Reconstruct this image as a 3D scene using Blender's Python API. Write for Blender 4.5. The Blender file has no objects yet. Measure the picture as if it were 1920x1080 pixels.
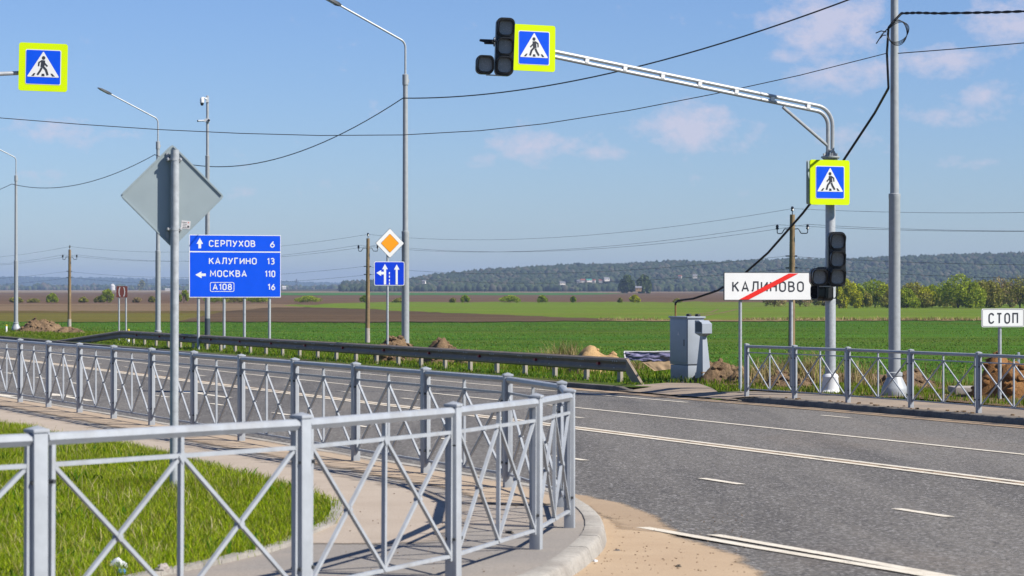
import bpy, math, random
import numpy as np
from mathutils import Vector, Matrix, noise
from mathutils.geometry import delaunay_2d_cdt
random.seed(7); rng = np.random.default_rng(11)
R = math.radians
C = bpy.context.scene.collection
F = 85/36*1920; HC = 1.85            # focal length in photo pixels, eye height
A = R(22.5)
Nx, Ny = math.cos(A), math.sin(A)    # across the main road
Ux, Uy = -math.sin(A), math.cos(A)   # along the main road
def st(x, y): return Nx*x+Ny*y, Ux*x+Uy*y
def xy(s, t): return Nx*s+Ux*t, Ny*s+Uy*t
GT = [(-200,-.6),(5,-.22),(11.6,-.145),(12.6,-.13),(14,-.105),(15.6,-.072),(17.3,-.025),(19,-.013),(23,-.008),(41,.045),(45,.07),(55,.11),(110,.3),(150,.4),(600,1.25),(12000,1.3)]
def grade(t): return float(np.interp(t, [a for a,_ in GT], [b for _,b in GT]))
def smooth(a, b, x):
    u = min(1, max(0, (x-a)/(b-a))); return u*u*(3-2*u)
def c_road(x, y):
    s, t = st(x, y); return 2.03+.0172*(min(max(s,6),24)-8.3)+grade(t)
def c_walk(x, y): return 1.90+grade(st(x,y)[1])
def c_far(x, y): return 2.183+grade(st(x,y)[1])
def c_verge(x, y):
    s, t = st(x, y); k = smooth(28.5, 50, s)
    return c_far(x, y)*(1-k)+3.4*k+.012*math.sin(x*1.7+y*.9)*(1-k)
def zr(x, y): return HC-c_road(x, y)
def zw(x, y): return HC-c_walk(x, y)
def zf(x, y): return HC-c_far(x, y)
def zv(x, y): return HC-c_verge(x, y)
def zplain(x, y): return HC-3.4
def at(px, py, d): return Vector(((px-960)/F*d, d, HC+(540-py)/F*d))
def hit(px, py, fn):                 # where the line of sight meets a ground
    lo, hi = 3.0, 9000.0
    g = lambda d: HC+(540-py)/F*d - fn((px-960)/F*d, d)
    d = lo
    while d < hi and g(d) > 0: d *= 1.01
    a, b = d/1.01, d
    for _ in range(40):
        m = (a+b)/2
        if g(m) > 0: a = m
        else: b = m
    return (px-960)/F*b, b
# ------------------------------------------------------------------ mesh helpers
class MB:
    def __init__(s): s.v = []; s.f = []
    def add(s, vs, fs):
        o = len(s.v); s.v += [tuple(v) for v in vs]; s.f += [tuple(i+o for i in f) for f in fs]; return s
    def box(s, c, size, m=None):
        x, y, z = [q/2 for q in size]
        vs = [Vector(p) for p in [(-x,-y,-z),(x,-y,-z),(x,y,-z),(-x,y,-z),(-x,-y,z),(x,-y,z),(x,y,z),(-x,y,z)]]
        if m is not None: vs = [m @ v for v in vs]
        vs = [v+Vector(c) for v in vs]
        return s.add(vs, [(3,2,1,0),(4,5,6,7),(0,1,5,4),(1,2,6,5),(2,3,7,6),(3,0,4,7)])
    def bbox(s, c, size, b=.008):    # box with chamfered edges
        t = bpy.data.meshes.new('t')
        import bmesh
        bm = bmesh.new(); bmesh.ops.create_cube(bm, size=1)
        for v in bm.verts: v.co = Vector((v.co.x*size[0], v.co.y*size[1], v.co.z*size[2]))
        bmesh.ops.bevel(bm, geom=bm.edges[:], offset=b, segments=2, affect='EDGES', profile=.6)
        bm.verts.ensure_lookup_table()
        s.add([v.co+Vector(c) for v in bm.verts], [[v.index for v in f.verts] for f in bm.faces]); bm.free(); bpy.data.meshes.remove(t); return s
    def prism(s, pts, y0, y1):       # outline in x-z, extruded along y (y0 front)
        n = len(pts); a = sum(pts[i][0]*pts[(i+1)%n][1]-pts[(i+1)%n][0]*pts[i][1] for i in range(n))
        if a < 0: pts = pts[::-1]
        vs = [(x,y0,z) for x,z in pts]+[(x,y1,z) for x,z in pts]
        return s.add(vs, [tuple(range(n)), tuple(range(2*n-1,n-1,-1))]+[(i,i+n,(i+1)%n+n,(i+1)%n) for i in range(n)])
    def ring(s, o, i, y0o, y0i, y1): # frame between two outlines of equal count; y0o/y0i callables for front depth
        n = len(o); vs = []
        for k in range(n): vs += [(o[k][0],y0o(o[k][1]),o[k][1]),(i[k][0],y0i(i[k][1]),i[k][1]),(o[k][0],y1,o[k][1]),(i[k][0],y1,i[k][1])]
        fs = []
        for k in range(n):
            a, b = 4*k, 4*((k+1)%n); fs += [(a,b,b+1,a+1),(a+2,b+2,b,a),(a+1,b+1,b+3,a+3)]
        return s.add(vs, fs)
    def tube(s, pts, r, n=10, cap=True, sq=None):
        pts = [Vector(p) for p in pts]; m = len(pts)
        rr = r if isinstance(r, (list, tuple)) else [r]*m
        t0 = (pts[1]-pts[0]).normalized(); up = Vector((0,0,1)) if abs(t0.z) < .95 else Vector((0,1,0))
        a = t0.cross(up).normalized(); vs = []
        for i, p in enumerate(pts):
            t = ((pts[min(i+1,m-1)]-p).normalized()+(p-pts[max(i-1,0)]).normalized()).normalized()
            a = (a-t*a.dot(t)).normalized(); b = a.cross(t)
            for k in range(n):
                w = 2*math.pi*(k+.5)/n
                e = (sq or (1,1))
                vs.append(p+a*math.cos(w)*rr[i]*e[0]+b*math.sin(w)*rr[i]*e[1])
        fs = [(i*n+k,i*n+(k+1)%n,(i+1)*n+(k+1)%n,(i+1)*n+k) for i in range(m-1) for k in range(n)]
        if cap: fs += [tuple(range(n-1,-1,-1)), tuple((m-1)*n+k for k in range(n))]
        return s.add(vs, fs)
    def bar(s, p, q, w): return s.tube([p,q], w/2*math.sqrt(2), 4)
    def lathe(s, prof, n=20, c=(0,0,0)):
        vs = [(c[0]+r*math.cos(2*math.pi*k/n), c[1]+r*math.sin(2*math.pi*k/n), c[2]+z) for r,z in prof for k in range(n)]; m = len(prof)
        fs = [(i*n+k,i*n+(k+1)%n,(i+1)*n+(k+1)%n,(i+1)*n+k) for i in range(m-1) for k in range(n)]
        fs += [tuple(range(n-1,-1,-1)), tuple((m-1)*n+k for k in range(n))]
        return s.add(vs, fs)
    def build(s, name, mat, parent=None, loc=None, ang=35):
        me = bpy.data.meshes.new(name); me.from_pydata(s.v, [], s.f); me.update()
        me.materials.append(mat)
        if ang:
            me.polygons.foreach_set('use_smooth', [True]*len(me.polygons)); me.set_sharp_from_angle(angle=R(ang))
        o = bpy.data.objects.new(name, me); C.objects.link(o)
        if parent: o.parent = parent
        if loc is not None: o.location = loc
        return o
def np_mesh(name, V, loops, tot, mat, col=None, parent=None):
    me = bpy.data.meshes.new(name); me.vertices.add(len(V)); me.vertices.foreach_set('co', np.asarray(V, np.float32).ravel())
    me.loops.add(len(loops)); me.loops.foreach_set('vertex_index', np.asarray(loops, np.int32))
    tot = np.asarray(tot, np.int32); me.polygons.add(len(tot))
    me.polygons.foreach_set('loop_start', np.concatenate([[0], np.cumsum(tot)[:-1]]).astype(np.int32)); me.polygons.foreach_set('loop_total', tot)
    me.update(calc_edges=True); me.validate()
    if col is not None:
        a = me.color_attributes.new('Col', 'FLOAT_COLOR', 'POINT'); a.data.foreach_set('color', np.asarray(col, np.float32).ravel())
    me.materials.append(mat); o = bpy.data.objects.new(name, me); C.objects.link(o)
    if parent: o.parent = parent
    return o
def tag(o, label, cat, group=None, kind=None):
    o['label'] = label
    o['category'] = cat
    if group: o['group'] = group
    if kind: o['kind'] = kind
    return o
def thing(name, label, cat, loc=(0,0,0), rz=0, group=None):
    o = bpy.data.objects.new(name, None); C.objects.link(o); o.location = loc; o.rotation_euler = (0,0,rz); o.empty_display_size = .2
    return tag(o, label, cat, group)
def struct(o, label=None):
    o['kind'] = 'structure'
    if label: o['label'] = label
    return o
def copy_child(o, parent, name=None):
    c = o.copy(); C.objects.link(c); c.parent = parent
    return c
# ------------------------------------------------------------------ materials
def lin(r, g, b):
    f = lambda u: ((u/255+.055)/1.055)**2.4 if u > 10 else u/255/12.92
    return (f(r), f(g), f(b), 1)
class NT:
    def __init__(s, m): s.t = m.node_tree; s.n = s.t.nodes; s.l = s.t.links
    def new(s, ty, **k):
        n = s.n.new(ty)
        for a, b in k.items():
            if a.startswith('i_'): n.inputs[int(a[2:]) if a[2:].isdigit() else a[2:].replace('_',' ')].default_value = b
            else: setattr(n, a, b)
        return n
    def link(s, a, b): s.l.new(a, b)
    def mix(s, fac, a, b, mode='MIX'):
        n = s.n.new('ShaderNodeMix'); n.data_type = 'RGBA'; n.blend_type = mode
        for sock, v in ((n.inputs[0],fac),(n.inputs[6],a),(n.inputs[7],b)):
            if isinstance(v, (int,float)): sock.default_value = v
            elif isinstance(v, tuple): sock.default_value = v
            else: s.link(v, sock)
        return n.outputs[2]
    def noise(s, vec, scale, detail=3, rough=.6):
        n = s.new('ShaderNodeTexNoise'); n.inputs['Scale'].default_value = scale; n.inputs['Detail'].default_value = detail; n.inputs['Roughness'].default_value = rough
        if vec is not None: s.link(vec, n.inputs['Vector'])
        return n.outputs['Fac']
    def ramp(s, fac, a, b):
        n = s.new('ShaderNodeMapRange'); n.inputs[1].default_value = a; n.inputs[2].default_value = b; s.link(fac, n.inputs[0]); return n.outputs[0]
    def math(s, op, a, b=None):
        n = s.new('ShaderNodeMath', operation=op)
        for sock, v in ((n.inputs[0],a),(n.inputs[1],b)):
            if v is None: continue
            if isinstance(v, (int,float)): sock.default_value = v
            else: s.link(v, sock)
        return n.outputs[0]
def newmat(name):
    m = bpy.data.materials.new(name); m.use_nodes = True; t = NT(m); b = m.node_tree.nodes['Principled BSDF']; return m, t, b
def coords(t, scale=(1,1,1), rot=0, kind='Object'):
    tc = t.new('ShaderNodeTexCoord'); mp = t.new('ShaderNodeMapping'); mp.inputs['Scale'].default_value = scale; mp.inputs['Rotation'].default_value = (0,0,rot)
    t.link(tc.outputs[kind], mp.inputs[0]); return mp.outputs[0]
ALB = .72   # overall reflectance level; the exposure is set to match
def kk(c): return tuple(x*ALB for x in c[:3])+(1,)
def simple(name, col, rough=.5, metal=0, var=.12, scale=6, bump=0, spec=.35, dirt=None):
    m, t, b = newmat(name); v = coords(t)
    col = kk(col); dirt = (kk(dirt[0]), dirt[1]) if dirt else None
    dark = tuple(c*(1-var) for c in col[:3])+(1,); lite = tuple(min(1,c*(1+var)) for c in col[:3])+(1,)
    n1 = t.noise(v, scale, 5, .65); c = t.mix(t.ramp(n1,.3,.7), dark, lite)
    if dirt:
        n2 = t.noise(v, scale*.35, 4, .7); c = t.mix(t.math('MULTIPLY', t.ramp(n2,.52,.75), dirt[1]), c, dirt[0])
    t.link(c, b.inputs['Base Color']); b.inputs['Metallic'].default_value = metal; b.inputs['Specular IOR Level'].default_value = spec
    t.link(t.math('ADD', t.math('MULTIPLY', n1, .25), rough-.12), b.inputs['Roughness'])
    if bump:
        bp = t.new('ShaderNodeBump'); bp.inputs['Strength'].default_value = bump; bp.inputs['Distance'].default_value = .02
        t.link(t.noise(v, scale*4, 5, .7), bp.inputs['Height']); t.link(bp.outputs[0], b.inputs['Normal'])
    return m
M = {}
M['rail_paint'] = simple('rail_paint', (.395,.42,.448), .45, 0, .10, 7, spec=.4, dirt=((.24,.215,.185,1),.5))
M['galv'] = simple('galvanised_steel', (.45,.475,.495), .45, .15, .16, 18, dirt=((.30,.32,.33,1),.5))
M['galv_dark'] = simple('lamp_steel', (.39,.41,.425), .5, .1, .10, 9)
M['arm_steel'] = simple('arm_steel', (.42,.435,.45), .42, .15, .12, 14)
M['guard'] = simple('weathered_zinc', (.29,.228,.165), .55, .1, .2, 3, dirt=((.15,.12,.1,1),.5))
M['guard_post'] = simple('guard_post_zinc', (.46,.40,.32), .6, .1, .12, 6, dirt=((.25,.19,.14,1),.5))
M['back'] = simple('sign_back_zinc', (.37,.44,.46), .45, .1, .05, 2.5)
M['black'] = simple('black_plastic', (.018,.019,.021), .42, 0, .2, 8)
M['rubber'] = simple('black_cable', (.010,.010,.012), .5, 0, .2, 8)
M['wire'] = simple('dull_wire', (.05,.055,.06), .6, 0, .1, 3)
M['white'] = simple('white_sheeting', (.82,.82,.81), .45, 0, .03, 2, dirt=((.62,.6,.56,1),.3))
M['whitepaint'] = simple('white_paint', (.80,.80,.80), .5, 0, .04, 4, dirt=((.5,.45,.38,1),.35))
M['blue'] = simple('blue_sheeting', (.0,.085,.78), .42, 0, .05, 1.4, spec=.2)
M['blue2'] = simple('deep_blue_sheeting', (.0,.045,.62), .42, 0, .05, 1.4, spec=.2)
M['yellow'] = simple('fluorescent_yellow', (.66,.86,.0), .5, 0, .03, 2, spec=.1)
M['orange'] = simple('orange_sheeting', (.92,.34,.0), .45, 0, .05, 2)
M['red'] = simple('red_sheeting', (.80,.018,.01), .45, 0, .04, 2)
M['brownred'] = simple('faded_red_sheeting', (.20,.055,.045), .55, 0, .08, 3)
M['ink'] = simple('sign_ink', (.030,.033,.045), .5, 0, .1, 4)
M['cabinet'] = simple('cabinet_grey', (.37,.41,.46), .45, .0, .05, 2.5, dirt=((.3,.29,.27,1),.3))
M['wood'] = simple('weathered_wood', (.25,.17,.085), .8, 0, .3, 3, .3, dirt=((.12,.09,.06,1),.5))
M['concrete'] = simple('concrete', (.42,.37,.33), .85, 0, .14, 3, .3)
M['rust'] = simple('rusty_pipe', (.25,.13,.045), .8, 0, .3, 12, .2)
M['white_plastic'] = simple('white_plastic', (.75,.76,.77), .35, 0, .03, 4)
M['glass_dark'] = simple('dark_dome', (.02,.022,.03), .12, 0, .1, 4)
M['tan'] = simple('tan_tarp', (.33,.225,.125), .7, 0, .12, 2.5, .1)
M['purple'] = simple('purple_film', (.20,.19,.31), .35, 0, .3, 3, .12, dirt=((.38,.36,.44,1),.45))
M['litter'] = simple('white_litter', (.7,.72,.75), .6, 0, .1, 12)
M['house'] = simple('pale_render', (.72,.68,.62), .8, 0, .06, .5)
M['roof_red'] = simple('red_roof', (.32,.10,.07), .7, 0, .1, .5)
M['roof_green'] = simple('green_roof', (.05,.30,.22), .6, 0, .1, .5)
M['roof_grey'] = simple('grey_roof', (.25,.25,.27), .7, 0, .1, .5)
M['glass'] = simple('window_glass', (.05,.06,.08), .15, 0, .1, 1)
M['bark'] = simple('bark', (.10,.085,.065), .9, 0, .25, 5, .3)
M['sticker'] = simple('sticker_paper', (.68,.66,.66), .6, 0, .05, 6)
M['stickerred'] = simple('sticker_red', (.6,.08,.05), .6, 0, .05, 6)
M['bluerag'] = simple('blue_rag', (.05,.2,.5), .6, 0, .1, 20)
M['reflect'] = simple('red_reflector', (.30,.01,.015), .3, 0, .1, 20)
M['pole_dark'] = simple('dark_pole_paint', (.075,.095,.115), .5, .1, .1, 4)
M['lamp_black'] = simple('lamp_head_grey', (.085,.09,.095), .5, .2, .1, 6)
M['bolt'] = simple('zinc_bolt', (.62,.62,.62), .3, .5, .1, 20)
M['delineator'] = simple('yellow_marker_plastic', (.6,.5,.03), .6, 0, .1, 6)
def lens_mat():
    m, t, b = newmat('led_lens'); v = coords(t)
    vo = t.new('ShaderNodeTexVoronoi'); vo.inputs['Scale'].default_value = 75; t.link(v, vo.inputs['Vector'])
    k = t.ramp(vo.outputs['Distance'], .28, .16); n = t.ramp(t.noise(v, 9, 2), .35, .62)
    c = t.mix(t.math('MULTIPLY', k, n), (.20,.205,.215,1), (.70,.70,.70,1)); t.link(c, b.inputs['Base Color']); b.inputs['Roughness'].default_value = .22
    return m
M['lens'] = lens_mat()
def mottled(name, cols, scales, rough=.9, bump=.3, bscale=60, bdist=.02, stretch=(1,1,1), rot=0):
    """colour from two noises: cols = (a, b, c); a-b at scales[0], towards c at scales[1]; fine grain at scales[2]"""
    m, t, b = newmat(name); v = coords(t, stretch, rot); v0 = coords(t); cols = [kk(c) for c in cols]
    n0 = t.noise(v, scales[0], 5, .65); n1 = t.noise(v, scales[1], 4, .6); n2 = t.noise(v0, scales[2], 4, .75)
    c = t.mix(t.ramp(n0,.32,.68), cols[0], cols[1]); c = t.mix(t.ramp(n1,.48,.70), c, cols[2])
    c = t.mix(t.ramp(n2,.25,.75), t.mix(1, c, (.72,.72,.72,1), 'MULTIPLY'), t.mix(1, c, (1.28,1.28,1.28,1), 'MULTIPLY'))
    t.link(c, b.inputs['Base Color']); b.inputs['Roughness'].default_value = rough; b.inputs['Specular IOR Level'].default_value = .06
    if bump:
        bp = t.new('ShaderNodeBump'); bp.inputs['Strength'].default_value = bump; bp.inputs['Distance'].default_value = bdist
        t.link(t.noise(v0, bscale, 5, .75), bp.inputs['Height']); t.link(bp.outputs[0], b.inputs['Normal'])
    return m
def asphalt_mat():
    m, t, b = newmat('asphalt'); v = coords(t); v2 = coords(t, (1,.06,1), -A); v3 = coords(t, (1,.25,1), -A)
    big = t.noise(v, .35, 4, .6); lane = t.noise(v2, .9, 3, .55); fine = t.noise(v, 34, 3, .8); mid = t.noise(v, 15, 4, .8); spk = t.new('ShaderNodeTexVoronoi'); spk.inputs['Scale'].default_value = 42; t.link(v, spk.inputs['Vector'])
    c = t.mix(t.ramp(big,.3,.7), kk((.115,.106,.096)), kk((.150,.139,.125)))
    c = t.mix(t.ramp(lane,.38,.62), t.mix(1,c,(.86,.86,.87,1),'MULTIPLY'), kk((.172,.158,.140)))
    g = t.math('ADD', t.math('MULTIPLY', fine, .6), t.math('MULTIPLY', mid, .4))
    c = t.mix(t.ramp(g,.38,.62), t.mix(1,c,(.72,.72,.73,1),'MULTIPLY'), t.mix(1,c,(1.38,1.38,1.37,1),'MULTIPLY'))
    sp = t.new('ShaderNodeSeparateColor'); t.link(spk.outputs['Color'], sp.inputs[0])
    c = t.mix(t.math('MULTIPLY', t.ramp(sp.outputs[0], .84, .9), .7), c, kk((.42,.40,.38)))
    c = t.mix(t.math('MULTIPLY', t.ramp(sp.outputs[1], .80, .90), .7), c, (.022,.022,.024,1))
    tar = t.noise(v3, .55, 5, .7); c = t.mix(t.math('MULTIPLY', t.ramp(tar,.66,.72), .35), c, kk((.06,.058,.058)))
    dust = t.noise(v3, .25, 6, .7); c = t.mix(t.math('MULTIPLY', t.ramp(dust,.55,.8), .35), c, kk((.28,.22,.165)))
    t.link(c, b.inputs['Base Color']); b.inputs['Roughness'].default_value = .85; b.inputs['Specular IOR Level'].default_value = .15
    bp = t.new('ShaderNodeBump'); bp.inputs['Strength'].default_value = .6; bp.inputs['Distance'].default_value = .015
    t.link(g, bp.inputs['Height']); t.link(bp.outputs[0], b.inputs['Normal'])
    return m
M['asphalt'] = asphalt_mat()
M['walk'] = mottled('pavement_asphalt', ((.285,.26,.235,1),(.34,.305,.265,1),(.43,.355,.285,1)), (.5,.32,55), .9, .3, 90, .01)
M['walk_far'] = mottled('sandy_pavement', ((.30,.245,.195,1),(.38,.30,.225,1),(.24,.21,.18,1)), (.6,.4,40), .9, .3, 60, .01)
M['kerb'] = mottled('kerb_concrete', ((.34,.32,.285,1),(.42,.39,.345,1),(.27,.245,.215,1)), (2,1.1,40), .9, .35, 50, .01)
M['kerb_far'] = mottled('grimy_kerb_concrete', ((.20,.18,.16,1),(.28,.25,.21,1),(.13,.115,.10,1)), (1.6,.9,30), .9, .4, 40, .015)
def field(name, a, b, c, s0=.05, s1=.02, s2=1.2, bump=.6):
    m = mottled(name, (a,b,c), (s0,s1,s2), .95, bump, 2.5, .15, (.35,1,1)); t = NT(m); bs = m.node_tree.nodes['Principled BSDF']; old = bs.inputs['Base Color'].links[0].from_socket
    n = t.noise(coords(t, (.012,.30,1), .03), 1.0, 5, .7); q = t.noise(coords(t, (.22,.6,1)), 1.0, 2, .6)
    c2 = t.mix(t.ramp(n,.3,.7), t.mix(1, old, (.70,.74,.68,1), 'MULTIPLY'), t.mix(1, old, (1.32,1.25,1.34,1), 'MULTIPLY'))
    c2 = t.mix(t.math('MULTIPLY', t.ramp(q,.64,.72), .45), c2, t.mix(1, old, (.45,.5,.4,1), 'MULTIPLY'))
    t.link(c2, bs.inputs['Base Color']); return m
M['crop'] = field('green_crop', (.040,.112,.006,1),(.075,.172,.011,1),(.090,.125,.011,1), .16,.05,1.3)
M['crop2'] = field('light_green_crop', (.105,.18,.014,1),(.150,.215,.02,1),(.165,.175,.03,1), .1,.03,1.0)
M['crop3'] = field('far_green_crop', (.05,.15,.03,1),(.06,.17,.035,1),(.06,.13,.03,1))
M['olive'] = field('stubble_grass', (.12,.115,.018,1),(.155,.13,.028,1),(.11,.075,.022,1))
M['plough'] = field('ploughed_soil', (.085,.055,.028,1),(.14,.095,.053,1),(.072,.050,.027,1))
M['plough2'] = field('pale_ploughed_soil', (.18,.125,.070,1),(.23,.16,.092,1),(.15,.105,.055,1))
M['plough3'] = field('far_ploughed_soil', (.125,.078,.045,1),(.155,.098,.058,1),(.10,.068,.038,1))
M['fartan'] = field('far_stubble', (.23,.17,.10,1),(.27,.20,.12,1),(.19,.15,.08,1))
M['drytan'] = field('dry_ditch_grass', (.22,.16,.075,1),(.30,.21,.10,1),(.13,.12,.04,1), .6,.3,3)
M['turf'] = mottled('turf_soil', ((.06,.09,.018,1),(.09,.13,.02,1),(.10,.075,.045,1)), (2,.8,30), .95, .6, 20, .05)
M['soil'] = mottled('disturbed_soil', ((.23,.15,.085,1),(.31,.21,.125,1),(.14,.095,.06,1)), (1.5,2.2,14), .95, .9, 9, .12)
M['soil_orange'] = mottled('orange_sandy_soil', ((.28,.135,.05,1),(.36,.19,.075,1),(.20,.10,.04,1)), (3,2,20), .95, .9, 12, .08)
M['soil_sand'] = mottled('yellow_sand_heap', ((.42,.27,.13,1),(.48,.32,.16,1),(.34,.22,.11,1)), (3,2,20), .95, .5, 12, .05)
M['hill'] = mottled('wooded_hill_ground', ((.05,.055,.025,1),(.07,.07,.035,1),(.09,.07,.045,1)), (.01,.02,.1), .95, 0)
def sand_mat(name, col0, col1):
    m, t, b = newmat(name); v = coords(t); col0 = kk(col0); col1 = kk(col1)
    c = t.mix(t.ramp(t.noise(v, 1.2, 5, .6),.3,.7), col0, col1); c = t.mix(t.ramp(t.noise(v,70,3,.8),.3,.7), t.mix(1,c,(.82,.82,.82,1),'MULTIPLY'), t.mix(1,c,(1.16,1.16,1.16,1),'MULTIPLY'))
    t.link(c, b.inputs['Base Color']); b.inputs['Roughness'].default_value = .95; b.inputs['Specular IOR Level'].default_value = .2
    at_ = t.new('ShaderNodeVertexColor'); at_.layer_name = 'Col'; se = t.new('ShaderNodeSeparateColor'); t.link(at_.outputs[0], se.inputs[0])
    n = t.math('ADD', t.noise(v, 2.2, 6, .7), t.math('MULTIPLY', t.noise(v, 40, 2, .7), .35))
    al = t.ramp(t.math('ADD', t.math('MULTIPLY', se.outputs[0], 1.15), t.math('SUBTRACT', n, 1.15)), -.08, .20)
    t.link(al, b.inputs['Alpha']); return m
M['sand'] = sand_mat('blown_sand', (.455,.325,.205,1), (.52,.385,.25,1))
M['sand4'] = sand_mat('pavement_sand', (.43,.325,.225,1), (.49,.385,.28,1))
M['sand3'] = sand_mat('pale_dust', (.42,.345,.27,1), (.48,.40,.32,1))
M['sand2'] = sand_mat('road_dust', (.36,.26,.17,1), (.43,.32,.21,1))
def worn_paint():
    m, t, b = newmat('worn_road_paint'); v = coords(t)
    n = t.math('ADD', t.noise(v, 26, 4, .8), t.math('MULTIPLY', t.noise(v, 1.3, 3, .6), .6))
    t.link(t.mix(t.ramp(t.noise(v,5,4,.6),.3,.7), kk((.66,.58,.45,1)), kk((.85,.775,.64,1))), b.inputs['Base Color']); b.inputs['Roughness'].default_value = .75
    t.link(t.ramp(n, 1.06, .92), b.inputs['Alpha']); return m
M['paint'] = worn_paint()
def leafy(name, rough=.55, trans=.35):
    m, t, b = newmat(name); a = t.new('ShaderNodeVertexColor'); a.layer_name = 'Col'
    ac = t.mix(1, a.outputs[0], (ALB,ALB,ALB,1), 'MULTIPLY')
    t.link(ac, b.inputs['Base Color']); b.inputs['Roughness'].default_value = rough+.15; b.inputs['Specular IOR Level'].default_value = .08
    tr = t.new('ShaderNodeBsdfTranslucent'); t.link(t.mix(1, ac, (1.1,1.15,.6,1), 'MULTIPLY'), tr.inputs[0])
    mx = t.new('ShaderNodeMixShader'); mx.inputs[0].default_value = trans; t.link(b.outputs[0], mx.inputs[1]); t.link(tr.outputs[0], mx.inputs[2])
    t.link(mx.outputs[0], m.node_tree.nodes['Material Output'].inputs[0]); return m
M['blade'] = leafy('grass_blade', .5, .35); M['leaf'] = leafy('leaf', .6, .3); M['canopy'] = leafy('far_canopy', .9, 0); M['drystalk'] = leafy('dry_stalk', .7, .15)
# ------------------------------------------------------------------ ground sheets
def inside(p, poly):
    x, y = p; n = len(poly); r = False
    for i in range(n):
        x1, y1 = poly[i]; x2, y2 = poly[i-1]
        if (y1 > y) != (y2 > y) and x < (x2-x1)*(y-y1)/(y2-y1)+x1: r = not r
    return r
def edge_dist(p, poly):
    P = np.array(poly); Q = np.roll(P, -1, 0); d = Q-P; w = np.array(p)-P
    k = np.clip((w*d).sum(1)/np.maximum((d*d).sum(1),1e-9), 0, 1); return float(np.sqrt(((w-d*k[:,None])**2).sum(1)).min())
def densify(poly, step):
    out = []
    for i in range(len(poly)):
        a = Vector(poly[i]); b = Vector(poly[(i+1)%len(poly)]); n = max(1, int((b-a).length/step))
        out += [tuple(a.lerp(b, k/n)) for k in range(n)]
    return out
def sheet(name, poly, zfn, step, mat, lift=0, fade=None, grid=True):
    P = densify(poly, step); n = len(P); pts = [Vector(p) for p in P]
    if grid:
        xs = [p[0] for p in P]; ys = [p[1] for p in P]; y = min(ys)
        while y < max(ys):
            x = min(xs)
            while x < max(xs):
                q = (x+random.uniform(-.1,.1)*step, y+random.uniform(-.1,.1)*step)
                if inside(q, poly) and edge_dist(q, poly) > .3*step: pts.append(Vector(q))
                x += step
            y += step
    vs, es, fs, *_ = delaunay_2d_cdt(pts, [(i,(i+1)%n) for i in range(n)], [], 1, 1e-6)
    V = [(v.x, v.y, zfn(v.x, v.y)+lift) for v in vs]; fs = [f for f in fs]
    col = None
    if fade:
        col = [(min(1, edge_dist((v.x,v.y), poly)/fade),)*3+(1,) for v in vs]
    loops = [i for f in fs for i in f]; return np_mesh(name, V, loops, [len(f) for f in fs], mat, col)
def strip(name, tlist, slist, zfn, mat, lift=0):
    V = []; n = len(slist)
    for t in tlist:
        for s in slist:
            x, y = xy(s, t); V.append((x, y, zfn(x, y)+lift))
    fs = [(i*n+k+1,(i+1)*n+k+1,(i+1)*n+k,i*n+k)[::-1] for i in range(len(tlist)-1) for k in range(n-1)]
    return np_mesh(name, V, [i for f in fs for i in f], [4]*len(fs), mat)
def rangef(a, b, s):
    out = []
    while a < b: out.append(a); a += s
    return out+[b]
# terrain (one sheet to the horizon; dips under the road)
def zterr(x, y):
    s, t = st(x, y)
    if s < 24.45: return zr(x, y)-.14
    return zv(x, y)-.02
sl = [-5000,-1500,-500,-150,-60,-20,0,8,16,23.5,24.3,24.5,26,27.5]+rangef(28.5,50,2)+[60,80,120,200,400,800,1500,3000,5000,10500]
tl = [-5000,-1500,-500,-150,-60]+rangef(-20,160,8)+[200,260,340,450,600,1000,2000,4000,7000,10500]
struct(strip('ground', tl, sl, zterr, M['crop']))
struct(strip('road', rangef(-40,160,2.5)+[200,260,340,450,600], [-60,-20,-5,0,3,6,8]+rangef(9,23.65,1.0), zr, M['asphalt']))
# near pavement
WP = [(-8.34+(-.88+8.34)/9*k, 41+(24.6-41)/9*k) for k in range(-7,10)]+[(-.04,22.8),(.43,20.85),(.45,18.9),(.168,16.92),(-.364,15.0),(-1.15,13.2),(-2.29,11.65),(-3.7,10.3),(-5.3,9.1)]
dl = Vector((.91,.415)).normalized()
kerb_out = [(WP[0][0]-20*.83/2+.42*dl.x, WP[0][1]+20*1.82/2+.42*dl.y)]+[(p[0]+.42*dl.x, p[1]+.42*dl.y) for p in WP[:17]]
kerb_out = kerb_out[:-1]+[(-.46,24.75),(.42,22.9),(.66,21.4),(.74,20.2),(.74,19.2),(.68,18.2),(.56,17.1),(.34,15.6),(0,14.25),(-.62,12.9),(-1.75,11.15),(-3.3,9.7),(-5.5,8.2),(-9,6.6),(-16,4.5),(-30,2)]
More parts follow.
